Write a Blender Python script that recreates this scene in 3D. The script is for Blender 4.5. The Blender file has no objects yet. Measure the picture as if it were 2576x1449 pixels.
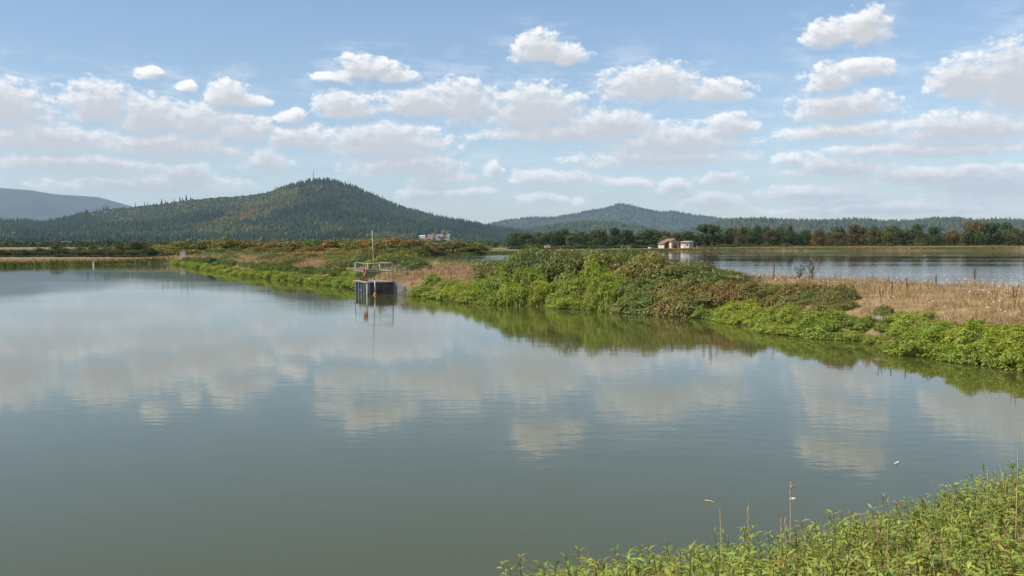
import bpy, bmesh, math, random
import numpy as np
from mathutils import Vector, Matrix, Euler

R = math.radians
rng = np.random.default_rng(7)
random.seed(7)
scene = bpy.context.scene
COL = scene.collection

# ------------------------------------------------------------------ camera
F, CX, HY, EYE = 2506.0, 1288.0, 611.0, 2.98      # focal length and horizon of a 2576 px wide picture
cam_d = bpy.data.cameras.new("camera")
cam = bpy.data.objects.new("camera", cam_d)
COL.objects.link(cam)
cam.location = (0, 0, EYE)
cam.rotation_euler = (R(90 - 2.593), 0, 0)
cam_d.sensor_width = 36
cam_d.lens = 35.02
cam_d.clip_start = 0.1
cam_d.clip_end = 60000
scene.camera = cam

# ------------------------------------------------------------------ sun, sky, exposure
SUNV = Vector((-0.85, -0.30, 0.98)).normalized()
sun_d = bpy.data.lights.new("sun", 'SUN')
sun_d.energy = 4.2
sun_d.angle = R(0.53)
sun_d.color = (1.0, 0.95, 0.86)
sun = bpy.data.objects.new("sun", sun_d)
COL.objects.link(sun)
sun.rotation_euler = SUNV.to_track_quat('Z', 'Y').to_euler()
SUN_EL = math.asin(SUNV.z)
SUN_ROT = math.atan2(SUNV.x, SUNV.y)

scene.view_settings.view_transform = 'Standard'
scene.view_settings.look = 'None'
scene.view_settings.exposure = 0.5
scene.view_settings.gamma = 1.0
scene.view_settings.use_curve_mapping = False
scene.cycles.use_denoising = True
scene.cycles.max_bounces = 5
scene.cycles.diffuse_bounces = 2
scene.cycles.glossy_bounces = 3
scene.cycles.transmission_bounces = 2
scene.cycles.volume_bounces = 0
scene.cycles.sample_clamp_indirect = 6

SKY_STRENGTH = 0.10
# clouds as (left, right, top, base) in the 2576 px picture; turned into directions below
CLOUDS = [
    (332, 428, 170, 208), (448, 522, 208, 232), (520, 640, 205, 272), (560, 680, 235, 280),
    (775, 900, 183, 214), (845, 1000, 140, 206), (930, 1062, 168, 217), (1280, 1425, 84, 166), (1350, 1486, 110, 170),
    (1500, 1765, 163, 266), (1690, 1895, 203, 263), (2012, 2140, 50, 126), (2105, 2240, 20, 122),
    (2008, 2150, 160, 236), (2100, 2245, 150, 205), (2325, 2520, 140, 262), (2410, 2680, 98, 292), (1980, 2255, 226, 306),
    (-120, 150, 203, 330), (150, 355, 205, 312), (260, 490, 240, 345), (400, 610, 252, 352), (520, 705, 285, 365),
    (-120, 320, 300, 385), (180, 660, 325, 400), (-120, 450, 375, 435), (80, 620, 425, 490), (380, 545, 398, 470),
    (940, 1200, 222, 302), (1075, 1255, 200, 315), (1190, 1490, 216, 335), (1400, 1665, 272, 352), (1175, 1650, 305, 360),
    (1480, 1905, 315, 388), (1770, 1905, 282, 348), (793, 950, 228, 306), (697, 772, 275, 316),
    (640, 860, 318, 378), (780, 1155, 312, 398), (600, 732, 370, 434), (860, 1185, 372, 446),
    (1010, 1200, 420, 462), (1212, 1262, 402, 442), (1250, 1520, 425, 466), (1430, 1900, 364, 425),
    (998, 1138, 456, 512), (1143, 1247, 464, 493), (1298, 1425, 478, 514), (1438, 1472, 492, 515),
    (1500, 1640, 445, 478), (1640, 1745, 448, 486), (1752, 1878, 426, 462), (1690, 1875, 478, 524),
    (1940, 2280, 302, 356), (2200, 2680, 280, 362), (2040, 2680, 345, 400), (1930, 2025, 384, 416),
    (1965, 2260, 388, 446), (2080, 2680, 408, 470), (2320, 2680, 430, 500), (1890, 2250, 462, 506), (1880, 2680, 498, 542),
]


def build_world():
    w = bpy.data.worlds.new("World")
    scene.world = w
    w.use_nodes = True
    nt = w.node_tree
    nt.nodes.clear()

    def N(t, **k):
        n = nt.nodes.new(t)
        for a, b in k.items():
            setattr(n, a, b)
        return n

    def put(sock, v):
        if isinstance(v, bpy.types.NodeSocket):
            nt.links.new(v, sock)
        else:
            sock.default_value = v

    def M(op, a, b=None, c=None):
        n = N('ShaderNodeMath', operation=op)
        put(n.inputs[0], a)
        if b is not None:
            put(n.inputs[1], b)
        if c is not None:
            put(n.inputs[2], c)
        return n.outputs[0]

    def V(op, a, b=None):
        n = N('ShaderNodeVectorMath', operation=op)
        put(n.inputs[0], a)
        if b is not None:
            put(n.inputs[1], b)
        return n.outputs['Value'] if op == 'LENGTH' else n.outputs['Vector']

    def S(x, a, b, lo=0.0, hi=1.0):
        n = N('ShaderNodeMapRange', interpolation_type='SMOOTHSTEP')
        put(n.inputs[0], x)
        for i, v in enumerate((a, b, lo, hi)):
            n.inputs[i + 1].default_value = v
        return n.outputs[0]

    sky = N('ShaderNodeTexSky', sky_type='NISHITA')
    sky.sun_disc = False
    sky.sun_elevation = SUN_EL
    sky.sun_rotation = SUN_ROT
    sky.altitude = 50
    sky.air_density = 1.0
    sky.dust_density = 0.5
    sky.ozone_density = 2.6

    d = N('ShaderNodeTexCoord').outputs['Generated']
    sp = N('ShaderNodeSeparateXYZ')
    put(sp.inputs[0], d)
    x, y, z = sp.outputs
    U = M('MULTIPLY', M('ARCTAN2', x, y), F / 100)
    Ve = M('MULTIPLY', M('ARCSINE', z), F / 100)
    cb = N('ShaderNodeCombineXYZ')
    put(cb.inputs[0], U)
    put(cb.inputs[1], Ve)
    p0 = cb.outputs[0]

    def pix(px, py):
        a = (px - CX) / F
        return math.atan(a) * F / 100, math.atan((HY - py) / F / math.sqrt(1 + a * a)) * F / 100

    blobs = []
    for (l, r_, t, b) in CLOUDS:
        u0, _ = pix(l, t)
        u1, _ = pix(r_, t)
        _, vt = pix((l + r_) / 2, t)
        _, vb = pix((l + r_) / 2, b)
        vc = vb + 0.34 * (vt - vb)
        blobs.append(((u0 + u1) / 2, vc, (u1 - u0) / 2 * 1.06, (vt - vc) * 1.06, (vc - vb) * 1.1))

    def noise(vec, scale, detail, rough):
        n = N('ShaderNodeTexNoise', noise_dimensions='3D')
        put(n.inputs['Vector'], vec)
        n.inputs['Scale'].default_value = scale
        n.inputs['Detail'].default_value = detail
        n.inputs['Roughness'].default_value = rough
        return n

    # sky beyond the frame: the same fair-weather cumulus, laid out by noise on a flat cloud deck
    zc = M('MAXIMUM', z, 0.06)
    px_ = M('DIVIDE', x, zc)
    py_ = M('DIVIDE', y, zc)
    cb2 = N('ShaderNodeCombineXYZ')
    put(cb2.inputs[0], px_)
    put(cb2.inputs[1], py_)
    gen = noise(cb2.outputs[0], 1.1, 4, 0.5).outputs['Fac']
    outside = M('MAXIMUM', S(M('ABSOLUTE', U), 13.0, 15.0), S(Ve, 7.6, 9.5))
    gen = M('SUBTRACT', M('MULTIPLY', M('SUBTRACT', gen, 0.56), 5.0), M('MULTIPLY', M('SUBTRACT', 1.0, outside), 3.0))

    def density(shift, detail):
        p = V('ADD', p0, shift)
        ps = V('MULTIPLY', p, (1.0, 1.5, 1.0))
        wn = noise(ps, 1.15, detail, 0.58)
        warp = V('MULTIPLY', V('SUBTRACT', wn.outputs['Color'], (0.5, 0.5, 0.5)), (0.75, 0.42, 0.0))
        q = V('ADD', p, warp)
        acc = None
        for (cx, cy, a, bt, bb) in blobs:
            s_ = V('SUBTRACT', q, (cx, cy, 0))
            m_ = V('MAXIMUM', V('MULTIPLY', s_, (1 / a, 1 / bt, 0)), V('MULTIPLY', s_, (-1 / a, -1 / bb, 0)))
            l_ = V('LENGTH', m_)
            acc = l_ if acc is None else M('SMOOTH_MIN', acc, l_, 0.28)
        f = M('SUBTRACT', 1.0, acc)
        f = M('MAXIMUM', f, gen)
        n2 = noise(ps, 3.4, detail, 0.62).outputs['Fac']
        return M('ADD', M('ADD', f, 0.07), M('MULTIPLY', M('SUBTRACT', n2, 0.5), 1.25)), n2

    d1, n1 = density((0, 0, 0), 7)
    d2, n2 = density((-0.09, 0.17, 0), 5)
    low = S(Ve, 0.3, 3.2)                              # distant clouds are thinner and paler
    shade = S(d2, -0.34, 0.74)
    edge = N('ShaderNodeMapRange', interpolation_type='SMOOTHSTEP')
    put(edge.inputs[0], d1)
    edge.inputs[1].default_value = -0.06
    put(edge.inputs[2], M('ADD', 0.27, M('MULTIPLY', shade, 0.50)))     # crisp tops, soft bases
    # thin torn veils between and around the heaps
    vn = noise(V('MULTIPLY', p0, (0.55, 2.1, 1.0)), 1.5, 6, 0.62).outputs['Fac']
    band = M('MULTIPLY', S(Ve, 0.2, 1.2), M('SUBTRACT', 1.0, S(Ve, 4.6, 6.4)))
    veil = M('MULTIPLY', M('MULTIPLY', S(d1, -1.3, 0.2), S(vn, 0.42, 0.66)), M('MULTIPLY', band, 0.26))
    solid = M('MULTIPLY', edge.outputs[0], M('ADD', 0.84, M('MULTIPLY', low, 0.14)))
    mask = M('MAXIMUM', solid, veil)
    # sunlit tops to grey bases
    mix = N('ShaderNodeMix', data_type='RGBA')
    put(mix.inputs['Factor'], shade)
    k = 1.0 / SKY_STRENGTH
    mix.inputs['A'].default_value = (0.81 * k, 0.80 * k, 0.785 * k, 1)
    mix.inputs['B'].default_value = (0.475 * k, 0.48 * k, 0.49 * k, 1)
    fin = N('ShaderNodeMix', data_type='RGBA')
    put(fin.inputs['Factor'], mask)
    put(fin.inputs['A'], sky.outputs[0])
    put(fin.inputs['B'], mix.outputs['Result'])
    bg = N('ShaderNodeBackground')
    put(bg.inputs['Color'], fin.outputs['Result'])
    bg.inputs['Strength'].default_value = SKY_STRENGTH
    out = N('ShaderNodeOutputWorld')
    nt.links.new(bg.outputs[0], out.inputs['Surface'])
    w.cycles.sampling_method = 'MANUAL'
    w.cycles.sample_map_resolution = 512


build_world()

# ------------------------------------------------------------------ helpers


def ray_xy(px, dist):
    """ground-plan point seen at picture column px, at depth dist"""
    return np.array(((px - CX) / F * dist, dist))


def on_plane(px, py, z=0.0):
    dd = (EYE - z) * F / (py - HY)
    return np.array(((px - CX) / F * dd, dd))


def link(o, parent=None):
    COL.objects.link(o)
    if parent is not None:
        o.parent = parent
    return o


def tag(o, label=None, cat=None, group=None, kind=None):
    for k_, v_ in (('label', label), ('category', cat), ('group', group), ('kind', kind)):
        if v_:
            o[k_] = v_
    return o


def thing(name, label, cat, loc=(0, 0, 0), rz=0, group=None):
    o = bpy.data.objects.new(name, None)
    o.empty_display_size = 0.2
    o.location = loc
    o.rotation_euler = (0, 0, rz)
    link(o)
    return tag(o, label, cat, group)


def np_mesh(name, verts, faces, mats, cols=None, smooth=False, mat_idx=None):
    """verts (n,3), faces (m,k) with one k, cols (n,3) or None"""
    verts = np.asarray(verts, dtype=np.float32)
    faces = np.asarray(faces, dtype=np.int32)
    me = bpy.data.meshes.new(name)
    m, k_ = faces.shape
    me.vertices.add(len(verts))
    me.vertices.foreach_set('co', verts.ravel())
    me.loops.add(m * k_)
    me.loops.foreach_set('vertex_index', faces.ravel())
    me.polygons.add(m)
    me.polygons.foreach_set('loop_start', np.arange(0, m * k_, k_, dtype=np.int32))
    me.polygons.foreach_set('loop_total', np.full(m, k_, dtype=np.int32))
    if smooth:
        me.polygons.foreach_set('use_smooth', np.ones(m, dtype=bool))
    if cols is not None:
        a = me.color_attributes.new('Col', 'FLOAT_COLOR', 'POINT')
        c4 = np.ones((len(verts), 4), dtype=np.float32)
        c4[:, :3] = cols
        a.data.foreach_set('color', c4.ravel())
    for mt in (mats if isinstance(mats, (list, tuple)) else [mats]):
        me.materials.append(mt)
    if mat_idx is not None:
        me.polygons.foreach_set('material_index', np.asarray(mat_idx, dtype=np.int32))
    me.update()
    me.validate()
    return me


def obj(name, me, parent=None, loc=None):
    o = bpy.data.objects.new(name, me)
    if loc is not None:
        o.location = loc
    return link(o, parent)


class MB:
    """collects simple solids into one mesh"""

    def __init__(self):
        self.bm = bmesh.new()

    def box(self, c, s, rot=None, bev=0.0):
        m = Matrix.Translation(c) @ (rot.to_matrix().to_4x4() if rot is not None else Matrix()) @ Matrix.Diagonal((*s, 1))
        g = bmesh.ops.create_cube(self.bm, size=1.0, matrix=m)
        if bev:
            es = list({e for v in g['verts'] for e in v.link_edges})
            bmesh.ops.bevel(self.bm, geom=es, offset=bev, segments=1, affect='EDGES')
        return self

    def tube(self, a, b, r0, r1=None, seg=8):
        a, b = Vector(a), Vector(b)
        r1 = r0 if r1 is None else r1
        q = (b - a).to_track_quat('Z', 'Y')
        m = Matrix.Translation((a + b) / 2) @ q.to_matrix().to_4x4()
        bmesh.ops.create_cone(self.bm, cap_ends=True, segments=seg, radius1=r0, radius2=max(r1, 1e-4), depth=(b - a).length, matrix=m)
        return self

    def ball(self, c, s, sub=2, jitter=0.0, seed=0):
        m = Matrix.Translation(c) @ Matrix.Diagonal((*s, 1))
        g = bmesh.ops.create_icosphere(self.bm, subdivisions=sub, radius=1.0, matrix=m)
        if jitter:
            rr = random.Random(seed)
            cc = Vector(c)
            for v in g['verts']:
                v.co = cc + (v.co - cc) * (1 + rr.uniform(-jitter, jitter))
        return self

    def prism(self, pts, y0, y1):
        """polygon in x,z extruded along y"""
        a = [self.bm.verts.new((p[0], y0, p[1])) for p in pts]
        b = [self.bm.verts.new((p[0], y1, p[1])) for p in pts]
        self.bm.faces.new(a)
        self.bm.faces.new(list(reversed(b)))
        n = len(pts)
        for i in range(n):
            self.bm.faces.new((a[i], b[i], b[(i + 1) % n], a[(i + 1) % n]))
        return self

    def torus(self, c, r0, r1, axis='X', seg=24, ring=10):
        vs = []
        for i in range(seg):
            t = 2 * math.pi * i / seg
            row = []
            for j in range(ring):
                s_ = 2 * math.pi * j / ring
                p = Vector((r1 * math.sin(s_), (r0 + r1 * math.cos(s_)) * math.cos(t), (r0 + r1 * math.cos(s_)) * math.sin(t)))
                row.append(self.bm.verts.new(Vector(c) + p))
            vs.append(row)
        for i in range(seg):
            for j in range(ring):
                self.bm.faces.new((vs[i][j], vs[(i + 1) % seg][j], vs[(i + 1) % seg][(j + 1) % ring], vs[i][(j + 1) % ring]))
        return self

    def build(self, name, mat, parent=None, loc=None, smooth=False):
        bmesh.ops.recalc_face_normals(self.bm, faces=self.bm.faces[:])
        me = bpy.data.meshes.new(name)
        self.bm.to_mesh(me)
        self.bm.free()
        me.materials.append(mat)
        if smooth:
            for p in me.polygons:
                p.use_smooth = True
        return obj(name, me, parent, loc)


_tab = np.random.default_rng(3).random((256, 256))


def vnoise(x, y):
    xi, yi = np.floor(x).astype(int), np.floor(y).astype(int)
    fx, fy = x - xi, y - yi
    fx, fy = fx * fx * (3 - 2 * fx), fy * fy * (3 - 2 * fy)
    a = _tab[xi % 256, yi % 256]
    b = _tab[(xi + 1) % 256, yi % 256]
    c = _tab[xi % 256, (yi + 1) % 256]
    d = _tab[(xi + 1) % 256, (yi + 1) % 256]
    return a + (b - a) * fx + (c - a) * fy + (a - b - c + d) * fx * fy


def fbm(x, y, o=4):
    s, a, t = 0, 1.0, 0
    for i in range(o):
        s = s + a * vnoise(x * 2 ** i + 17 * i, y * 2 ** i + 31 * i)
        t += a
        a *= 0.5
    return s / t


def sstep(x, a, b):
    t = np.clip((x - a) / (b - a), 0, 1)
    return t * t * (3 - 2 * t)


def nth(i):
    n = i + 1
    words = "first second third fourth fifth sixth seventh eighth ninth tenth eleventh twelfth".split()
    if n <= 12:
        return words[n - 1]
    suf = 'th' if 10 < n % 100 < 14 else {1: 'st', 2: 'nd', 3: 'rd'}.get(n % 10, 'th')
    return f"{n}{suf}"


# ------------------------------------------------------------------ materials


def new_mat(name):
    m = bpy.data.materials.new(name)
    m.use_nodes = True
    nt = m.node_tree
    b = nt.nodes['Principled BSDF']
    return m, nt, b


def plain(name, col, rough=0.7, metal=0.0, var=0.12, scale=6.0, bump=0.0, col2=None):
    """solid material with a little procedural unevenness"""
    m, nt, b = new_mat(name)
    tc = nt.nodes.new('ShaderNodeTexCoord')
    n = nt.nodes.new('ShaderNodeTexNoise')
    n.inputs['Scale'].default_value = scale
    n.inputs['Detail'].default_value = 5
    n.inputs['Roughness'].default_value = 0.65
    nt.links.new(tc.outputs['Object'], n.inputs['Vector'])
    mx = nt.nodes.new('ShaderNodeMix')
    mx.data_type = 'RGBA'
    c2 = col2 or tuple(max(0, c * (1 - 2.2 * var)) for c in col)
    mr = nt.nodes.new('ShaderNodeMapRange')
    mr.inputs[1].default_value = 0.35
    mr.inputs[2].default_value = 0.68
    nt.links.new(n.outputs['Fac'], mr.inputs[0])
    nt.links.new(mr.outputs[0], mx.inputs['Factor'])
    mx.inputs['A'].default_value = (*[c * (1 + var) for c in col], 1)
    mx.inputs['B'].default_value = (*c2, 1)
    nt.links.new(mx.outputs['Result'], b.inputs['Base Color'])
    b.inputs['Roughness'].default_value = rough
    b.inputs['Metallic'].default_value = metal
    if bump:
        bp = nt.nodes.new('ShaderNodeBump')
        bp.inputs['Strength'].default_value = bump
        bp.inputs['Distance'].default_value = 0.02
        nt.links.new(n.outputs['Fac'], bp.inputs['Height'])
        nt.links.new(bp.outputs[0], b.inputs['Normal'])
    return m


def leafy(name, trans=0.3, rough=0.55, spec=0.25, nscale=0.0, tint=True):
    """leaf material: colour attribute x object colour, part of the light passes through"""
    m, nt, b = new_mat(name)
    at = nt.nodes.new('ShaderNodeAttribute')
    at.attribute_name = 'Col'
    src = at.outputs['Color']
    if tint:
        oi = nt.nodes.new('ShaderNodeObjectInfo')
        mx = nt.nodes.new('ShaderNodeMix')
        mx.data_type = 'RGBA'
        mx.blend_type = 'MULTIPLY'
        mx.inputs['Factor'].default_value = 1
        nt.links.new(src, mx.inputs['A'])
        nt.links.new(oi.outputs['Color'], mx.inputs['B'])
        src = mx.outputs['Result']
    nt.links.new(src, b.inputs['Base Color'])
    b.inputs['Roughness'].default_value = rough
    b.inputs['Specular IOR Level'].default_value = spec
    if trans > 0:
        tr = nt.nodes.new('ShaderNodeBsdfTranslucent')
        hs = nt.nodes.new('ShaderNodeHueSaturation')
        hs.inputs['Hue'].default_value = 0.485
        hs.inputs['Saturation'].default_value = 1.1
        hs.inputs['Value'].default_value = 1.25
        nt.links.new(src, hs.inputs['Color'])
        nt.links.new(hs.outputs[0], tr.inputs['Color'])
        ms = nt.nodes.new('ShaderNodeMixShader')
        ms.inputs[0].default_value = trans
        nt.links.new(b.outputs[0], ms.inputs[1])
        nt.links.new(tr.outputs[0], ms.inputs[2])
        nt.links.new(ms.outputs[0], nt.nodes['Material Output'].inputs['Surface'])
    return m


def ground_mat():
    m, nt, b = new_mat('ground_soil')
    at = nt.nodes.new('ShaderNodeAttribute')
    at.attribute_name = 'Col'
    tc = nt.nodes.new('ShaderNodeTexCoord')
    n = nt.nodes.new('ShaderNodeTexNoise')
    n.inputs['Scale'].default_value = 1.7
    n.inputs['Detail'].default_value = 9
    n.inputs['Roughness'].default_value = 0.7
    nt.links.new(tc.outputs['Object'], n.inputs['Vector'])
    mr = nt.nodes.new('ShaderNodeMapRange')
    mr.inputs[1].default_value = 0.3
    mr.inputs[2].default_value = 0.7
    mr.inputs[3].default_value = 0.6
    mr.inputs[4].default_value = 1.3
    nt.links.new(n.outputs['Fac'], mr.inputs[0])
    mx = nt.nodes.new('ShaderNodeMix')
    mx.data_type = 'RGBA'
    mx.blend_type = 'MULTIPLY'
    mx.inputs['Factor'].default_value = 1
    nt.links.new(at.outputs['Color'], mx.inputs['A'])
    nt.links.new(mr.outputs[0], mx.inputs['B'])
    nt.links.new(mx.outputs['Result'], b.inputs['Base Color'])
    b.inputs['Roughness'].default_value = 0.95
    b.inputs['Specular IOR Level'].default_value = 0.1
    bp = nt.nodes.new('ShaderNodeBump')
    bp.inputs['Strength'].default_value = 0.6
    bp.inputs['Distance'].default_value = 0.08
    nt.links.new(n.outputs['Fac'], bp.inputs['Height'])
    nt.links.new(bp.outputs[0], b.inputs['Normal'])
    return m


def water_mat(name, body, calm, seed):
    """turbid pond water: greenish body colour under a rippled mirror; ripples come and go in patches"""
    m, nt, b = new_mat(name)
    L = nt.links.new
    b.inputs['Base Color'].default_value = (*body, 1)
    b.inputs['IOR'].default_value = 1.333
    tc = nt.nodes.new('ShaderNodeTexCoord')

    def noise(scale, detail, sx=1.0, sy=1.0, rot=0.0, off=0.0, rough=0.5):
        mp = nt.nodes.new('ShaderNodeMapping')
        mp.inputs['Scale'].default_value = (sx, sy, 1)
        mp.inputs['Rotation'].default_value = (0, 0, rot)
        mp.inputs['Location'].default_value = (off + seed, off * 2, 0)
        L(tc.outputs['Object'], mp.inputs['Vector'])
        n = nt.nodes.new('ShaderNodeTexNoise')
        n.inputs['Scale'].default_value = scale
        n.inputs['Detail'].default_value = detail
        n.inputs['Roughness'].default_value = rough
        L(mp.outputs[0], n.inputs['Vector'])
        return n.outputs['Fac']

    def math_(op, a, c):
        n = nt.nodes.new('ShaderNodeMath')
        n.operation = op
        for i, v in enumerate((a, c)):
            if isinstance(v, bpy.types.NodeSocket):
                L(v, n.inputs[i])
            else:
                n.inputs[i].default_value = v
        return n.outputs[0]

    swell = noise(0.7, 2, 0.55, 1.0, 0.25)
    chop = noise(3.2, 3, 0.5, 1.0, -0.2, 5)
    fine = noise(11.0, 2, 0.6, 1.0, 0.4, 9)
    patch = noise(0.035, 3, 0.35, 1.0, 0.12, 3, 0.6)
    mr = nt.nodes.new('ShaderNodeMapRange')
    mr.interpolation_type = 'SMOOTHSTEP'
    L(patch, mr.inputs[0])
    mr.inputs[1].default_value = 0.42
    mr.inputs[2].default_value = 0.66
    mr.inputs[3].default_value = 0.35
    mr.inputs[4].default_value = 1.6
    h = math_('ADD', math_('MULTIPLY', swell, 0.009), math_('ADD', math_('MULTIPLY', chop, 0.0075), math_('MULTIPLY', fine, 0.0014)))
    h = math_('MULTIPLY', h, math_('MULTIPLY', mr.outputs[0], calm))
    bp = nt.nodes.new('ShaderNodeBump')
    bp.inputs['Strength'].default_value = 1.0
    bp.inputs['Distance'].default_value = 1.0
    L(h, bp.inputs['Height'])
    L(bp.outputs[0], b.inputs['Normal'])
    r_ = nt.nodes.new('ShaderNodeMapRange')
    L(patch, r_.inputs[0])
    r_.inputs[1].default_value = 0.4
    r_.inputs[2].default_value = 0.7
    r_.inputs[3].default_value = 0.02
    r_.inputs[4].default_value = 0.05
    L(r_.outputs[0], b.inputs['Roughness'])
    return m


MAT = dict(
    ground=ground_mat(),
    leaf=leafy('leaf_green', 0.32, 0.5, 0.3),
    leaf_far=leafy('leaf_distant', 0.15, 0.7, 0.1),
    dry=leafy('dry_grass', 0.25, 0.8, 0.1),
    forest=leafy('forest_foliage', 0.0, 0.9, 0.05),
    bark=plain('bark', (0.10, 0.075, 0.055), 0.9, var=0.2, bump=0.4),
    concrete=plain('weathered_concrete', (0.27, 0.255, 0.225), 0.9, var=0.15, scale=3.0, bump=0.5, col2=(0.13, 0.12, 0.105)),
    concrete_dark=plain('algae_stained_concrete', (0.13, 0.115, 0.092), 0.9, var=0.2, scale=2.4, bump=0.5, col2=(0.042, 0.039, 0.03)),
    galv=plain('galvanised_steel', (0.30, 0.335, 0.35), 0.55, 0.2, var=0.1),
    rust=plain('rusty_steel', (0.22, 0.075, 0.04), 0.8, var=0.25, scale=20),
    orange=plain('faded_orange_plastic', (0.55, 0.19, 0.09), 0.6, var=0.18),
    buoy=plain('lifebuoy_orange', (0.33, 0.125, 0.07), 0.6, var=0.15),
    pole=plain('grey_pole', (0.42, 0.42, 0.40), 0.55, var=0.12),
    white=plain('white_paint', (0.78, 0.78, 0.76), 0.6, var=0.06),
    cream=plain('cream_wall', (0.58, 0.49, 0.36), 0.8, var=0.06),
    cream_shaded=plain('shaded_cream_wall', (0.52, 0.41, 0.34), 0.8, var=0.08),  # the cream wall again, with the shade of the front put into its colour
    roof=plain('brown_shingle_roof', (0.22, 0.125, 0.085), 0.85, var=0.18, scale=3),
    roof_tan=plain('tan_metal_roof', (0.46, 0.33, 0.21), 0.7, var=0.1),
    door_red=plain('dark_red_door', (0.16, 0.03, 0.03), 0.6, var=0.12),
    dark=plain('dark_opening', (0.02, 0.018, 0.016), 0.6, var=0.1),
    grey=plain('grey_steel_and_shaded_side', (0.36, 0.36, 0.36), 0.6, var=0.08),  # grey steel; also colours in the shade on the shed's right side
    blue=plain('blue_metal_roof', (0.18, 0.30, 0.46), 0.5, var=0.08),
    red=plain('red_paint', (0.35, 0.02, 0.035), 0.5, var=0.15),
    glass=plain('dark_window_glass', (0.03, 0.04, 0.05), 0.15, var=0.1),
    dock=plain('dry_dock_brown', (0.12, 0.06, 0.035), 0.9, var=0.2, scale=20),
    stone=plain('rock', (0.20, 0.18, 0.15), 0.95, var=0.25, scale=9, bump=0.6),
)

# ------------------------------------------------------------------ ground plan
# shore of the near pond along the middle dike, read from the picture (waterline points)
SHORE_PX = [(430, 663), (520, 678), (600, 692), (720, 705), (880, 723), (886, 727), (1012, 734), (1046, 743), (1150, 757), (1240, 766), (1380, 770),
            (1420, 775), (1580, 786), (1740, 797), (1860, 812), (1920, 833), (2060, 850), (2190, 860), (2240, 876), (2380, 905), (2576, 927)]
SHORE = np.array([on_plane(*p) for p in SHORE_PX] + [(13.0, 20.5), (13.6, 17.5)])
NEAR = np.array([(13.0, 15.2), (10.5, 13.0), (8, 11.7), (5.2, 10.3), (3.9, 9.35), (3.2, 8.75), (2.65, 8.0), (1.3, 7.65), (0.5, 7.4), (-0.9, 6.9), (-3, 5.6), (-8, 3.2), (-20, -1), (-60, -15), (-170, -30)])
FARLEFT = np.array([(-185, 88), on_plane(-500, 684), on_plane(0, 672), on_plane(180, 667.5)])
POND1 = np.vstack([SHORE, NEAR, FARLEFT])
DN = np.array((0.894, 0.447))                          # across the dike, away from the near pond
POND2 = np.array([(42, 8), (28.5, 32), SHORE[15] + DN * 17.5, SHORE[12] + DN * 17.5, SHORE[8] + DN * 17.5, SHORE[4] + DN * 18, SHORE[2] + DN * 18, (-31, 150), (-20, 172),
                  on_plane(1040, 642), on_plane(1240, 639.5), on_plane(1480, 636), on_plane(1700, 632.5), on_plane(2100, 631.5), on_plane(2576, 630.5), (520, 395), (560, 60)])


def poly_sd(P, poly):
    """signed distance to a polygon, negative inside; P (n,2)"""
    n = len(poly)
    best = np.full(len(P), 1e18)
    inside = np.zeros(len(P), dtype=bool)
    for i in range(n):
        a, b = poly[i], poly[(i + 1) % n]
        e = b - a
        w = P - a
        t = np.clip((w @ e) / (e @ e), 0, 1)
        dd = w - t[:, None] * e
        best = np.minimum(best, (dd ** 2).sum(1))
        c = ((a[1] <= P[:, 1]) & (b[1] > P[:, 1])) | ((b[1] <= P[:, 1]) & (a[1] > P[:, 1]))
        with np.errstate(divide='ignore', invalid='ignore'):
            xi = a[0] + (P[:, 1] - a[1]) * (e[0] / (e[1] if e[1] != 0 else 1e-9))
        inside ^= c & (P[:, 0] < xi)
    d = np.sqrt(best)
    return np.where(inside, -d, d)


def ground_h(P):
    P = np.atleast_2d(np.asarray(P, dtype=float))
    d1, d2 = poly_sd(P, POND1), poly_sd(P, POND2)
    d = np.minimum(d1, d2)
    wob = (fbm(P[:, 0] * 0.35, P[:, 1] * 0.35, 3) - 0.5)
    pq = CX + P[:, 0] / np.maximum(P[:, 1], 1) * F
    far_c = np.interp(pq, [0, 900, 1500, 1690, 1900, 2576], [0.5, 0.5, 0.55, 0.85, 1.3, 1.6])
    fw = np.maximum(sstep(P[:, 1], 165, 215), sstep(d1, 30, 40) * 0 + sstep(-P[:, 0], 44, 58) * sstep(P[:, 1], 95, 112))
    crest = 1.28 + (far_c - 1.28) * fw
    h = np.where(d > 0, crest * (1 - np.exp(-np.maximum(d, 0) * 0.42)), np.maximum(d * 0.45, -1.6))
    h = h + wob * 0.22 * sstep(d, 0.3, 3)
    far = sstep(d, 22, 60) * sstep(P[:, 1], 60, 200)
    h = h * (1 - far) + far * (0.55 + 0.8 * (fbm(P[:, 0] * 0.01, P[:, 1] * 0.01, 3) - 0.5))
    return h


def gz(p):
    return float(ground_h([p])[0])


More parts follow.
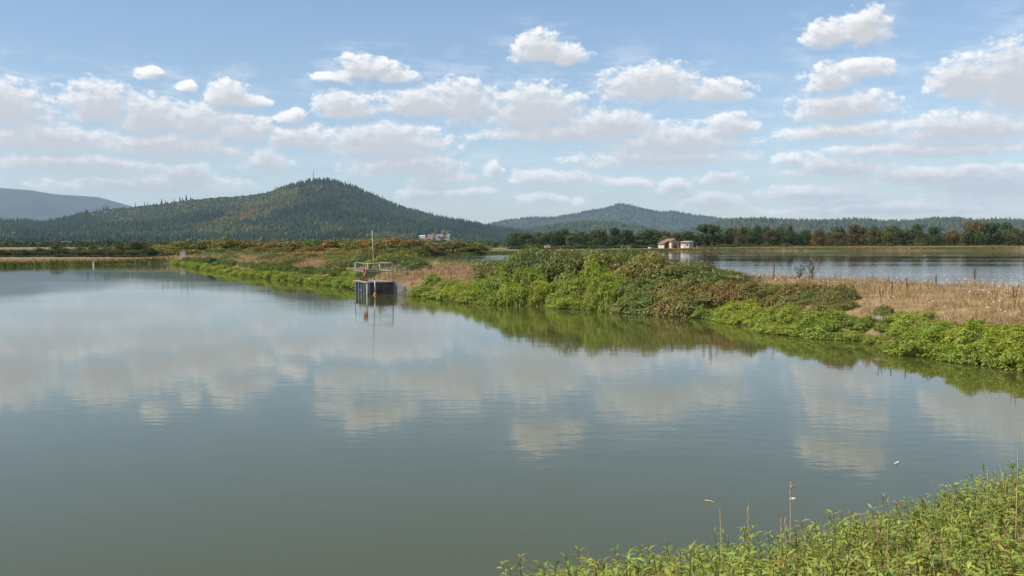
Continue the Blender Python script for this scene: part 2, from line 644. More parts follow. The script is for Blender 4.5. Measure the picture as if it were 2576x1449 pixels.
def build_ground():
    def axis(lo, hi, step, far, grow):
        core = list(np.arange(lo, hi, step))
        a, s_ = [hi], step
        while a[-1] < far[1]:
            s_ *= grow
            a.append(a[-1] + s_)
        b, s_ = [lo], step
        while b[-1] > far[0]:
            s_ *= grow
            b.append(b[-1] - s_)
        return np.array(sorted(set(np.round(core + a + b, 4))))

    xs = axis(-45, 42, 0.55, (-17000, 17000), 1.06)
    ys = axis(-4, 100, 0.55, (-9000, 18500), 1.045)
    X, Y = np.meshgrid(xs, ys, indexing='ij')
    P = np.stack([X.ravel(), Y.ravel()], 1)
    z = ground_h(P)
    d1, d2 = poly_sd(P, POND1), poly_sd(P, POND2)
    d = np.minimum(d1, d2)
    n1 = fbm(P[:, 0] * 0.25, P[:, 1] * 0.25, 4)
    n2 = fbm(P[:, 0] * 0.03 + 9, P[:, 1] * 0.03, 4)
    straw = np.array((0.27, 0.19, 0.092))
    dirt = np.array((0.20, 0.125, 0.07))
    green = np.array((0.085, 0.10, 0.035))
    mud = np.array((0.11, 0.10, 0.075))
    track = np.array((0.42, 0.36, 0.29))
    fieldg = np.array((0.11, 0.125, 0.05))
    fieldt = np.array((0.40, 0.30, 0.18))
    c = straw + (dirt - straw) * sstep(n1, 0.4, 0.65)[:, None]
    # worn wheel tracks along the dike crest
    tr = np.maximum(np.exp(-((d1 - 8.6) / 0.45) ** 2), np.exp(-((d1 - 10.3) / 0.45) ** 2)) * (P[:, 1] < 160) * (P[:, 1] > 18)
    c = c + (track - c) * (tr * 0.7)[:, None]
    far = sstep(d, 14, 26) * sstep(P[:, 1], 90, 130)
    f = fieldg + (fieldt - fieldg) * (0.3 * sstep(n2, 0.5, 0.6))[:, None]
    c = c + (f - c) * far[:, None]
    # stubble field beyond the left shore
    stub = sstep(P[:, 1], 200, 215) * (1 - sstep(P[:, 1], 420, 450)) * (P[:, 0] < -0.43 * P[:, 1])
    c = c + (np.array((0.25, 0.175, 0.10)) - c) * stub[:, None]
    # pale dirt road on the far dike
    rd = np.exp(-((d2 - 6) / 2.0) ** 2) * (P[:, 1] > 150)
    lb = sstep(P[:, 1], 95, 120)
    c = c + (np.array((0.25, 0.145, 0.07)) - c) * (lb * (1 - sstep(d, 14, 22)))[:, None]
    c = c + (np.array((0.42, 0.27, 0.15)) - c) * rd[:, None]
    gb = (1 - sstep(d, 2.2, 5.0)) * sstep(P[:, 1], 90, 125)
    c = c + (green - c) * gb[:, None]
    c = c + (mud * 0.6 - c) * (1 - sstep(d, -0.1, 0.5))[:, None]
    c = np.clip(c * (0.85 + 0.3 * rng.random((len(c), 1))), 0, 1)
    nx, ny = len(xs), len(ys)
    I = np.arange(nx * ny).reshape(nx, ny)
    faces = np.stack([I[:-1, :-1].ravel(), I[1:, :-1].ravel(), I[1:, 1:].ravel(), I[:-1, 1:].ravel()], 1)
    me = np_mesh('ground', np.column_stack([P, z]), faces, MAT['ground'], c, smooth=True)
    tag(obj('ground', me), kind='structure', label='flat dry grass land and earth dikes around the two ponds')


build_ground()


def build_water(name, poly, mat, label):
    """flat sheet a little larger than the pond; the banks cut its edge"""
    c = poly.mean(0)
    big = [tuple(p + (p - c) / np.linalg.norm(p - c) * 0.0) for p in poly]
    bm = bmesh.new()
    # grow the outline outward by vertex normals so that the sheet ends under the banks
    n = len(big)
    area = 0.5 * sum(big[i][0] * big[(i + 1) % n][1] - big[(i + 1) % n][0] * big[i][1] for i in range(n))
    s_ = 1 if area > 0 else -1
    vs = []
    for i in range(n):
        a, b, d_ = np.array(big[i - 1]), np.array(big[i]), np.array(big[(i + 1) % n])
        e = (b - a) / np.linalg.norm(b - a) + (d_ - b) / np.linalg.norm(d_ - b)
        nn = np.array((e[1], -e[0])) * s_
        nn /= max(np.linalg.norm(nn), 1e-6)
        q = b + nn * 0.5
        vs.append(bm.verts.new((q[0], q[1], 0.0)))
    f = bm.faces.new(vs)
    bmesh.ops.triangulate(bm, faces=[f])
    bmesh.ops.recalc_face_normals(bm, faces=bm.faces[:])
    if sum(f.normal.z for f in bm.faces) < 0:
        bmesh.ops.reverse_faces(bm, faces=bm.faces[:])
    me = bpy.data.meshes.new(name)
    bm.to_mesh(me)
    bm.free()
    me.materials.append(mat)
    tag(obj(name, me), kind='structure', label=label)


build_water('pond_water', POND1, water_mat('pond_surface', (0.066, 0.070, 0.018), 0.30, 0.0), 'calm grey green pond mirroring the clouds')
build_water('far_pond_water', POND2, water_mat('far_pond_surface', (0.058, 0.064, 0.045), 1.0, 40.0), 'pale rippled pond beyond the middle dike')

# ------------------------------------------------------------------ hills
HILL_SIL = [(-900, 575), (-400, 560), (-100, 560), (0, 558), (75, 556), (100, 562), (150, 553), (200, 542), (240, 530), (285, 522), (330, 519), (400, 512), (480, 500), (560, 494),
            (620, 490), (660, 484), (700, 475), (740, 462), (775, 455), (800, 452), (828, 449), (870, 462), (905, 474), (940, 490), (1000, 516), (1060, 534),
            (1110, 548), (1200, 564), (1300, 581), (1360, 592), (1420, 604), (1500, 612)]
MTN_L = [(-900, 470), (-300, 452), (0, 473), (80, 479), (140, 489), (250, 496), (330, 518), (420, 552), (520, 600)]
MTN_R = [(1150, 600), (1210, 572), (1262, 557), (1340, 548), (1390, 549), (1440, 540), (1480, 532), (1525, 525), (1548, 517), (1562, 513), (1580, 517), (1605, 523), (1660, 535), (1690, 533),
         (1740, 542), (1780, 547), (1820, 552), (1900, 556), (2000, 562), (2200, 566), (2600, 572), (3000, 580)]
LOW_R = [(1250, 600), (1350, 578), (1450, 563), (1530, 562), (1600, 572), (1680, 590), (1760, 575), (1830, 558), (1900, 554), (1960, 558), (2030, 560), (2090, 560), (2140, 557), (2180, 557),
         (2230, 563), (2290, 561), (2350, 555), (2400, 553), (2450, 560), (2520, 556), (2580, 559), (2700, 562), (3200, 575)]


def ridge(name, sil, r0, r1, r2, mat_cols, label, grow=1.4, gully=14.0, step=9.0, rows=44, treeh=0.0, patches=()):
    """a hill whose skyline, seen from the dike, runs through SIL; it starts at depth r0, peaks at r1 and falls to r2 behind"""
    px = np.arange(sil[0][0], sil[-1][0] + step, step)
    sy = np.interp(px, [s_[0] for s_ in sil], [s_[1] for s_ in sil])
    top = EYE + (HY - sy) / F * r1 - treeh
    t = np.concatenate([np.linspace(0, 1, rows), np.linspace(1.04, 2, 12)])
    V_, tt = [], []
    Z = np.zeros((len(px), len(t)))
    XY = np.zeros((len(px), len(t), 2))
    for j, q in enumerate(t):
        rr = r0 + (r1 - r0) * q if q <= 1 else r1 + (r2 - r1) * (q - 1)
        X = (px - CX) / F * rr
        prof = q ** grow if q <= 1 else (2 - q) ** 1.2
        wob = (fbm(X * 0.0022 + 5, np.full_like(X, rr) * 0.0012, 4) - 0.5) * 2 * gully * np.sin(min(q, 1) * math.pi) * 1.2
        Z[:, j] = np.maximum(top, 2) * prof + wob * np.clip(top / 60, 0, 1) - 1.5 * (1 - min(q, 1))
        XY[:, j, 0] = X
        XY[:, j, 1] = rr
    I = np.arange(Z.size).reshape(Z.shape)
    faces = np.stack([I[:-1, :-1].ravel(), I[1:, :-1].ravel(), I[1:, 1:].ravel(), I[:-1, 1:].ravel()], 1)
    V_ = np.column_stack([XY.reshape(-1, 2), Z.ravel()])
    c = np.tile(np.array(mat_cols), (len(V_), 1)) * (0.8 + 0.4 * fbm(V_[:, 0] * 0.004, V_[:, 1] * 0.004, 4))[:, None]
    pq, qq = np.repeat(px, len(t)), np.tile(t, len(px))
    for (a_, b_, q0, q1, pc) in patches:
        m_ = ((pq - (a_ + b_) / 2) / (b_ - a_) * 2) ** 2 + ((qq - (q0 + q1) / 2) / (q1 - q0) * 2) ** 2 + 1.2 * (fbm(pq * 0.05, qq * 14, 3) - 0.5) < 1
        c[m_] = np.array(pc) * (0.8 + 0.4 * rng.random((int(m_.sum()), 1)))
    me = np_mesh(name, V_, faces, MAT['ground'], c, smooth=True)
    tag(obj(name, me), kind='structure', label=label)

    def height(px_q, q):
        """point of the hill at picture column px_q, fraction q of the way up (0..1)"""
        i = np.clip((np.asarray(px_q) - px[0]) / step, 0, len(px) - 1.001)
        j = np.clip(np.asarray(q) * (rows - 1), 0, rows - 1.001)
        i0, j0 = i.astype(int), j.astype(int)
        fi, fj = i - i0, j - j0
        z = Z[i0, j0] * (1 - fi) * (1 - fj) + Z[i0 + 1, j0] * fi * (1 - fj) + Z[i0, j0 + 1] * (1 - fi) * fj + Z[i0 + 1, j0 + 1] * fi * fj
        rr = r0 + (r1 - r0) * np.asarray(q)
        return np.column_stack([(np.asarray(px_q) - CX) / F * rr, rr, z])

    return height


hill_at = ridge('hill', HILL_SIL, 2100, 4200, 6400, (0.075, 0.092, 0.038), 'wooded hill with a rounded summit behind the ponds', grow=1.75, gully=22, treeh=6, patches=[(1066, 1156, 0.16, 0.5, (0.20, 0.145, 0.08))])
ridge('mountain', MTN_L, 10500, 14500, 18500, (0.045, 0.06, 0.035), 'long blue hazy mountain at the far left', grow=1.1, gully=40, step=14)
mtn_at = ridge('mountain', MTN_R, 7000, 9800, 13500, (0.045, 0.065, 0.035), 'blue hazy mountain with a pointed summit right of the hill', grow=1.1, gully=30)
low_at = ridge('hills', LOW_R, 3600, 4900, 6500, (0.05, 0.068, 0.035), 'low wooded hills behind the tree line on the right', grow=1.2, gully=10)

# ------------------------------------------------------------------ forests on the hills (far masses of trees)


def cards(P, nrm, size, asp=0.7, fold=0.25):
    """one folded four-cornered leaf spray per point; P (n,3), nrm (n,3)"""
    n = len(P)
    nrm = nrm / np.linalg.norm(nrm, axis=1, keepdims=True)
    t = rng.normal(size=(n, 3))
    t -= (t * nrm).sum(1, keepdims=True) * nrm
    t /= np.linalg.norm(t, axis=1, keepdims=True)
    b = np.cross(nrm, t)
    size = np.broadcast_to(np.asarray(size), (n,))[:, None]
    v = np.stack([P - t * size * 0.5, P + b * size * asp * 0.5 + nrm * size * fold * 0.5, P + t * size * 0.5, P - b * size * asp * 0.5 + nrm * size * fold * 0.5], 1)
    f = np.arange(n * 4).reshape(n, 4)
    return v.reshape(-1, 3), f


def cone_proto():
    v, f = [], []
    for (zb, rb, zt) in ((0.08, 0.21, 0.62), (0.42, 0.145, 1.0)):
        b = len(v)
        for k_ in range(5):
            a = 2 * math.pi * k_ / 5 + zb * 3
            v.append((rb * math.cos(a), rb * math.sin(a), zb))
        v.append((0, 0, zt))
        f += [(b + k_, b + (k_ + 1) % 5, b + 5) for k_ in range(5)]
    return np.array(v), np.array(f)


def dome_proto():
    v, f = [], []
    prof = [(0.05, 0.28), (0.45, 0.46), (0.80, 0.30)]
    for z, r_ in prof:
        for k_ in range(6):
            a = 2 * math.pi * k_ / 6 + z * 1.5
            v.append((r_ * math.cos(a), r_ * math.sin(a), z))
    v.append((0.03, 0.02, 1.0))
    for j in range(2):
        for k_ in range(6):
            a, b = j * 6 + k_, j * 6 + (k_ + 1) % 6
            f += [(a, b, b + 6), (a, b + 6, a + 6)]
    f += [(12 + k_, 12 + (k_ + 1) % 6, 18) for k_ in range(6)]
    return np.array(v), np.array(f)


def scatter(protos, pos, hgt, wid, col, which, jit=0.12):
    """join copies of low shapes into one vertex/face/colour set"""
    VV, FF, CC, base = [], [], [], 0
    for pi, (pv, pf) in enumerate(protos):
        m = which == pi
        k_ = int(m.sum())
        if not k_:
            continue
        a = rng.uniform(0, 6.28, k_)
        ca, sa = np.cos(a), np.sin(a)
        v = np.repeat(pv[None], k_, 0) * (1 + rng.uniform(-jit, jit, (k_, len(pv), 3)))
        x = (v[..., 0] * ca[:, None] - v[..., 1] * sa[:, None]) * wid[m][:, None]
        y = (v[..., 0] * sa[:, None] + v[..., 1] * ca[:, None]) * wid[m][:, None]
        z = v[..., 2] * hgt[m][:, None]
        w = np.stack([x, y, z], -1) + pos[m][:, None, :]
        VV.append(w.reshape(-1, 3))
        CC.append(np.repeat(col[m], len(pv), 0))
        FF.append((pf[None] + (np.arange(k_) * len(pv))[:, None, None] + base).reshape(-1, 3))
        base += k_ * len(pv)
    return np.vstack(VV), np.vstack(FF), np.vstack(CC)


def pick(cols, n):
    c = np.array(cols)[rng.integers(0, len(cols), n)]
    return c * rng.uniform(0.82, 1.18, (n, 1)) * rng.uniform(0.93, 1.07, (n, 3))


CONIFER = [(0.020, 0.042, 0.026), (0.026, 0.050, 0.030), (0.032, 0.056, 0.030)]
BROAD = [(0.062, 0.080, 0.026), (0.085, 0.092, 0.030), (0.050, 0.070, 0.028), (0.084, 0.080, 0.030)]
GOLD = [(0.085, 0.086, 0.03), (0.095, 0.085, 0.03)]
REDS = [(0.15, 0.055, 0.024), (0.13, 0.065, 0.028)]
protos = [cone_proto(), dome_proto()]
# places on the near hill kept open: (picture column from, to, fraction up from, to)
OPEN = [(1066, 1156, -0.1, 0.5), (1044, 1075, 0.0, 0.36), (150, 180, 0.0, 0.10), (274, 292, 0.0, 0.2)]


def hill_forest():
    n = 62000
    px = rng.uniform(-800, 1500, n)
    q = rng.uniform(0.0, 1.0, n) ** 0.7
    P = hill_at(px, q)
    nz = fbm(P[:, 0] * 0.0045 + 3, P[:, 1] * 0.0028, 4)
    nz2 = fbm(P[:, 0] * 0.02 + 3, P[:, 1] * 0.012 + 8, 3)
    # young plantation on the left shoulder: mostly low plants
    lower = np.interp(px, [200, 270, 360, 450, 560, 640, 700], [0.93, 0.70, 0.66, 0.70, 0.76, 0.84, 0.94])
    cut = (px > 225) & (px < 690) & (q > lower + (nz2 - 0.5) * 0.16)
    keep = ~(cut & (rng.random(n) > 0.55))
    for (a, b, c_, d_) in OPEN:
        keep &= ~((((px - (a + b) / 2) / (b - a) * 2) ** 2 + ((q - c_ * 0.5 - d_ * 0.5) / (d_ - c_) * 2) ** 2 + 1.5 * (nz2 - 0.5) < 1.1) & (rng.random(n) < 0.94))
    mixed = np.interp(px, [-800, 0, 350, 560, 640, 760, 830, 1000, 1300], [0.3, 0.25, 0.3, 0.62, 0.62, 0.34, 0.16, 0.12, 0.06])
    band = np.exp(-((q - 0.18) / 0.16) ** 2) * np.interp(px, [200, 500, 800, 1000, 1300], [0.25, 0.1, 0.35, 0.75, 0.6])
    pb = np.clip(mixed + band + (nz - 0.5) * 3.2 + (nz2 - 0.5) * 1.6 - 0.02, 0, 1)
    broad = rng.random(n) < pb
    hgt = np.where(broad, rng.uniform(8, 14, n), 11 + 15 * rng.random(n) ** 2.0)
    wid = np.where(broad, rng.uniform(9, 20, n), rng.uniform(14, 27, n))
    col = np.where(broad[:, None], pick(BROAD, n), pick(CONIFER, n))
    stand = fbm(P[:, 0] * 0.006 + 60, P[:, 1] * 0.003 + 9, 3)
    col *= (0.42 + 0.78 * stand)[:, None]
    hgt *= 0.75 + 0.5 * fbm(P[:, 0] * 0.01, P[:, 1] * 0.006 + 30, 2)
    g = broad & (nz2 > 0.62)
    col[g] = pick(GOLD, int(g.sum()))
    redspot = ((px - 640) / 20) ** 2 + ((q - 0.66) / 0.05) ** 2 < 1
    redspot |= ((px - 618) / 16) ** 2 + ((q - 0.58) / 0.04) ** 2 < 1
    redspot &= rng.random(n) < 0.55
    col[redspot] = pick(REDS, int(redspot.sum()))
    broad = broad | redspot
    hgt[redspot] = 13
    wid[redspot] = 15
    hgt[cut] = rng.uniform(3, 6, int(cut.sum()))
    wid[cut] = rng.uniform(7, 12, int(cut.sum()))
    col[cut] = pick([(0.050, 0.075, 0.036), (0.06, 0.085, 0.036)], int(cut.sum()))
    broad = broad | cut
    VV, FF, CC = scatter(protos, P[keep] - (0, 0, 0.5), hgt[keep], wid[keep], col[keep], broad[keep].astype(int))
    me = np_mesh('hill_forest', VV, FF, MAT['forest'], CC)
    tag(obj('hill_forest', me), label='dark conifers mixed with yellowing broadleaf woods over the near hill', kind='stuff')


hill_forest()


def valley_woods():
    n = 6000
    y = 520 * (2500 / 520) ** rng.uniform(0, 1, n)
    px = rng.uniform(-700, 3000, n)
    x = (px - CX) / F * y
    k_ = fbm(x * 0.006, y * 0.006, 3) + rng.uniform(-0.08, 0.08, n) > 0.42
    k_ &= ~((px > 140) & (px < 182) & (y > 900)) & ~((px > 1080) & (px < 1140) & (y > 900))
    x, y = x[k_], y[k_]
    n = len(x)
    h = (2.0 + y * 0.0022) * rng.uniform(0.7, 1.25, n)
    w = h * rng.uniform(1.2, 1.9, n)
    m = 46
    u = rng.normal(size=(n, m, 3))
    u /= np.linalg.norm(u, axis=2, keepdims=True)
    P = np.stack([x, y, h * 0.5], 1)[:, None] + u * np.stack([w / 2, w / 2, h / 2], 1)[:, None] * rng.uniform(0.6, 1.1, (n, m, 1))
    col = np.repeat(pick(BROAD + BROAD[2:3] + CONIFER[2:], n), m, 0) * rng.uniform(0.7, 1.3, (n * m, 1))
    V_, F_ = cards(P.reshape(-1, 3), u.reshape(-1, 3) + rng.normal(size=(n * m, 3)) * 0.4 + (0, 0, 0.3), np.repeat(h * 0.30, m) * rng.uniform(0.7, 1.3, n * m), 0.8)
    tag(obj('valley_woods', np_mesh('valley_woods', V_, F_, MAT['forest'], np.repeat(col, 4, 0))), label='hedgerow trees and woods over the flat valley floor before the hills', kind='stuff')


valley_woods()


def far_forest(name, at, a, b, n, cols, hr, label, qmin=0.0, pcon=0.8):
    px = rng.uniform(a, b, n)
    q = np.concatenate([rng.uniform(qmin, 1.0, n - n // 4), rng.uniform(0.93, 1.0, n // 4)])
    P = at(px, q)
    broad = rng.random(n) > pcon
    hgt = rng.uniform(*hr, n) * np.where(broad, 0.7, 1.0)
    VV, FF, CC = scatter(protos, P - (0, 0, 1), hgt, hgt * np.where(broad, 1.1, 1.2), pick(cols, n), broad.astype(int))
    tag(obj(name, np_mesh(name, VV, FF, MAT['forest'], CC)), label=label, kind='stuff')


far_forest('mountain_forest', mtn_at, 1200, 2700, 9000, [(0.022, 0.04, 0.026), (0.026, 0.044, 0.028)], (16, 30), 'hazy forest covering the blue mountain right of the hill', 0.1)
far_forest('low_hills_forest', low_at, 1300, 3100, 11000, CONIFER + BROAD[:3], (14, 27), 'dark woods over the low hills on the right', 0.2, 0.6)

# ------------------------------------------------------------------ leaf shapes


def crown_mesh(name, n, lobes, size, seed, low=0.06, flat=1.0):
    """crown about 1 wide and 1 high: leaf sprays over a handful of lobes"""
    global rng
    keep, rng = rng, np.random.default_rng(seed)
    L = []
    for i in range(lobes):
        a = rng.uniform(0, 6.28)
        h = rng.uniform(low + 0.15, 0.84)
        rr = rng.uniform(0.05, 0.30) * (1.0 if h < 0.62 else 0.55)
        L.append((rr * math.cos(a), rr * math.sin(a), h, rng.uniform(0.13, 0.23) * (1 if h < 0.65 else 0.85)))
    L.append((0, 0, 0.55, 0.30))
    L = np.array(L)
    idx = rng.choice(len(L), n, p=L[:, 3] ** 2 / (L[:, 3] ** 2).sum())
    u = rng.normal(size=(n, 3))
    u /= np.linalg.norm(u, axis=1, keepdims=True)
    rad = L[idx, 3] * np.where(rng.random(n) < 0.75, rng.uniform(0.85, 1.1, n), rng.uniform(0.4, 0.9, n))
    P = L[idx, :3] + u * rad[:, None] * (1, 1, 0.85 * flat)
    P[:, 2] = np.clip(P[:, 2], low * 0.5, 1.05)
    nrm = u + rng.normal(size=(n, 3)) * 0.55 + (0, 0, 0.35)
    v, f = cards(P, nrm, rng.uniform(0.7, 1.3, n) * size, 0.75)
    tone = rng.uniform(0.7, 1.25, n) * (0.85 + 0.3 * rng.random(len(L))[idx])
    hue = rng.uniform(-1, 1, (n, 1)) * (0.14, 0.03, -0.08)
    c = np.clip(tone[:, None] * (1 + hue), 0, 3)
    me = np_mesh(name, v, f, MAT['leaf_far'], np.repeat(c, 4, 0))
    rng = keep
    return me


def trunk_mesh(name, seed, lean=0.0):
    rr = random.Random(seed)
    mb = MB()
    mb.tube((0, 0, -0.05), (rr.uniform(-.02, .02), 0, 0.4), 0.035, 0.022, 7)
    for k_ in range(5):
        a = rr.uniform(0, 6.28)
        h = rr.uniform(0.18, 0.4)
        mb.tube((0, 0, h), (0.24 * math.cos(a), 0.24 * math.sin(a), h + rr.uniform(0.15, 0.4)), 0.014, 0.004, 5)
    o = mb.build(name, MAT['bark'])
    me = o.data
    bpy.data.objects.remove(o)
    return me


CROWNS = [crown_mesh('broad_crown', 2300, 15, 0.050, 11 + i) for i in range(5)]
BUSHY = [crown_mesh('bushy_crown', 1500, 10, 0.055, 31 + i, low=0.02) for i in range(3)]
TRUNKS = [trunk_mesh('trunk', 5 + i) for i in range(3)]
_tc = [0]


def tree(name, label, cat, x, y, z, w, h, col, group, bushy=False):
    i = _tc[0]
    _tc[0] += 1
    t = thing(name, label, cat, (x, y, z), random.uniform(0, 6.28), group)
    k_ = random.uniform(0.88, 1.12)
    t.scale = (w, w * k_, h)
    c = obj('crown', (BUSHY if bushy else CROWNS)[i % (3 if bushy else 5)], t)
    c.color = (*col, 1)
    obj('trunk', TRUNKS[i % 3], t)
    return t


DKG, MIDG, LTG, OLV, YEL, ORG, BRN = (0.058, 0.084, 0.028), (0.076, 0.102, 0.033), (0.10, 0.125, 0.038), (0.105, 0.105, 0.034), (0.15, 0.135, 0.038), (0.150, 0.105, 0.036), (0.115, 0.092, 0.036)
CNAME = {DKG: 'dark green', MIDG: 'mid green', LTG: 'light green', OLV: 'olive green', YEL: 'yellowing', ORG: 'orange turning', BRN: 'brownish'}
# far tree line on the right: (column, top row, width, colour, row of trees 0 front / 1 back)
LINE = [(1290, 592, 40, DKG, 1), (1322, 586, 52, DKG, 1), (1338, 600, 36, MIDG, 0), (1373, 589, 34, DKG, 1), (1398, 575, 30, DKG, 1), (1422, 571, 40, DKG, 1), (1435, 590, 30, LTG, 0),
        (1460, 578, 38, DKG, 1), (1505, 574, 44, OLV, 1), (1500, 598, 38, MIDG, 0), (1546, 571, 36, DKG, 1), (1575, 575, 42, DKG, 1), (1626, 575, 64, MIDG, 1),
        (1670, 579, 36, OLV, 1), (1672, 592, 30, YEL, 0), (1699, 583, 34, OLV, 1), (1729, 579, 38, MIDG, 1), (1788, 563, 78, DKG, 1), (1836, 570, 32, MIDG, 1), (1852, 568, 30, OLV, 1),
        (1871, 566, 30, OLV, 1), (1893, 577, 42, DKG, 0), (1860, 595, 22, BRN, 0), (1905, 566, 32, DKG, 1), (1928, 567, 30, DKG, 1), (1938, 575, 42, BRN, 0), (1959, 563, 34, DKG, 1),
        (1986, 562, 22, BRN, 1), (1986, 579, 48, DKG, 0), (1970, 599, 18, ORG, 0), (2021, 574, 46, DKG, 1), (2059, 575, 38, ORG, 0), (2086, 580, 26, OLV, 1), (2110, 568, 40, MIDG, 1),
        (2107, 583, 40, BRN, 0), (2145, 562, 36, BRN, 1), (2167, 567, 38, BRN, 1), (2199, 562, 32, DKG, 1), (2204, 575, 44, OLV, 0), (2245, 566, 52, OLV, 1), (2228, 582, 32, YEL, 0),
        (2256, 577, 28, DKG, 0), (2290, 574, 62, MIDG, 1), (2306, 560, 32, DKG, 1), (2312, 590, 32, OLV, 0), (2350, 566, 38, DKG, 0), (2393, 571, 38, ORG, 0), (2446, 553, 64, ORG, 1),
        (2440, 566, 44, MIDG, 0), (2487, 558, 60, DKG, 0), (2532, 558, 42, DKG, 1), (2548, 569, 54, OLV, 0), (2590, 560, 44, DKG, 1), (2640, 566, 60, MIDG, 1), (2700, 562, 60, OLV, 1)]
_seen = {}
LINE += [(px + random.uniform(-8, 8), 585 + random.uniform(-5, 6), 46, random.choice([DKG, MIDG, OLV]), 2) for px in range(1300, 2720, 30)]
LINE.sort(key=lambda t: t[0])
for k_, (px, top, w, c, row) in enumerate(LINE):
    dist = 452 + 24 * row + random.uniform(-5, 5)
    x, y = ray_xy(px, dist)
    z = gz((x, y)) - 0.2
    h = EYE + (HY - top) / F * dist - z
    ww = w / F * dist * 1.5
    side = 'left' if px < 1690 else 'right'
    size = 'wide' if w > 50 else ('slim' if w < 31 else 'rounded')
    key = (CNAME[c], row, side, size)
    order = _seen.get(key, 0)
    _seen[key] = order + 1
    lab = f"{size} {CNAME[c]} {('front row', 'middle row', 'back row')[row]} tree {side} of the pump house, {nth(order)} such from the left"
    tree('broadleaf_tree', lab, 'tree', x, y, z, ww, h, c, 'trees of the far tree line')

# autumn thicket behind the left half of the dike
THK = [(388, 628, 44, OLV), (420, 613, 60, OLV), (452, 609, 52, OLV), (487, 609, 54, OLV), (527, 606, 54, OLV), (560, 597, 46, OLV), (590, 606, 50, OLV), (627, 603, 52, OLV), (662, 608, 60, ORG),
       (700, 606, 56, ORG), (735, 604, 56, OLV), (765, 600, 46, OLV), (788, 600, 34, MIDG), (815, 606, 50, ORG), (850, 603, 56, OLV), (880, 602, 50, OLV), (915, 603, 56, ORG), (950, 601, 54, OLV), (985, 601, 54, ORG),
       (1020, 603, 50, ORG), (1050, 604, 48, BRN), (1085, 606, 46, OLV), (1115, 611, 44, OLV), (1140, 604, 40, MIDG), (1165, 603, 40, MIDG), (1195, 607, 46, MIDG), (1215, 617, 36, OLV),
       (640, 622, 50, BRN), (700, 624, 60, BRN), (780, 622, 60, BRN), (850, 622, 54, BRN), (930, 622, 60, BRN), (1000, 622, 60, DKG), (1050, 620, 50, DKG), (430, 628, 40, OLV), (480, 626, 50, OLV), (545, 622, 56, MIDG), (595, 622, 46, DKG), (1180, 622, 60, MIDG)]
_seen = {}
THK.sort()
for k_, (px, top, w, c) in enumerate(THK):
    dist = float(np.interp(px, [380, 700, 1000, 1230], [190, 196, 216, 270])) + (14 if top < 618 else 0) + random.uniform(-4, 4)
    x, y = ray_xy(px, dist)
    z = gz((x, y)) - 0.15
    h = EYE + (HY - top) / F * dist - z
    cc = tuple(v * random.uniform(0.9, 1.2) * m for v, m in zip({ORG: (0.142, 0.112, 0.036), BRN: (0.13, 0.105, 0.04)}.get(c, c), (1.85, 1.75, 1.4)))
    key = (CNAME[c], top < 618)
    order = _seen.get(key, 0)
    _seen[key] = order + 1
    lab = f"{'tall' if top < 618 else 'low'} {CNAME[c]} thicket shrub behind the dike, {nth(order)} of its kind from the left"
    tree('thicket_shrub', lab, 'shrub', x, y, z, w / F * dist * 1.9, h * 1.12, cc, 'autumn thicket shrubs behind the dike', True)

# trees and hedges beyond the far left shore
LEFT = [(8, 640, 40, MIDG, 200), (60, 636, 40, OLV, 240), (94, 629, 26, DKG, 260), (118, 634, 24, DKG, 240), (142, 626, 40, OLV, 255), (160, 628, 36, DKG, 262), (185, 640, 36, OLV, 230), (215, 640, 40, MIDG, 250), (30, 640, 30, DKG, 290),
        (200, 628, 34, MIDG, 420), (232, 626, 36, DKG, 430), (265, 625, 36, MIDG, 420), (300, 619, 50, OLV, 390), (335, 618, 50, OLV, 385), (365, 620, 46, OLV, 380), (290, 634, 40, OLV, 300), (330, 634, 44, MIDG, 290), (360, 636, 40, OLV, 270),
        (250, 642, 44, MIDG, 215), (300, 642, 44, DKG, 205), (345, 642, 44, MIDG, 205), (-40, 632, 60, MIDG, 240), (-110, 630, 60, OLV, 250)]
LEFT += [(px + random.uniform(-6, 6), 635 + random.uniform(-5, 5), 44, random.choice([OLV, MIDG, OLV, DKG]), 240) for px in range(-20, 400, 21)]
_seen = {}
LEFT.sort()
for k_, (px, top, w, c, d0) in enumerate(LEFT):
    dist = (182 if d0 < 265 else (196 if d0 < 350 else 225)) + random.uniform(-4, 4)
    x, y = ray_xy(px, dist)
    z = gz((x, y)) - 0.15
    h = EYE + (HY - top) / F * dist - z
    zone = 'small' if top > 634 else ('distant' if dist > 210 else 'round')
    key = (CNAME[c], zone)
    order = _seen.get(key, 0)
    _seen[key] = order + 1
    tree('broadleaf_tree', f"{zone} {CNAME[c]} tree beyond the far left shore, {nth(order)} such from the left", 'tree', x, y, z, w / F * dist * 1.6, max(h, 1.0) * 1.55, c, 'trees beyond the left shore', True)

# conifers standing alone on the cleared ridge
k_ = 0
SOLO = [(312, 517, 9, 1), (343, 505, 6, 0), (366, 502, 12, 0), (374, 503, 10, 0), (388, 508, 10, 1), (396, 508, 8, 1), (409, 496, 19, 1), (418, 501, 11, 1), (423, 503, 9, 1), (440, 497, 8, 1), (455, 491, 10, 1), (462, 494, 8, 1), (471, 486, 17, 1),
        (482, 492, 7, 1), (262, 514, 12, 1), (268, 512, 14, 1), (274, 513, 14, 1), (253, 521, 10, 1), (246, 523, 10, 1), (240, 524, 9, 1)]
cone_v, cone_f = cone_proto()


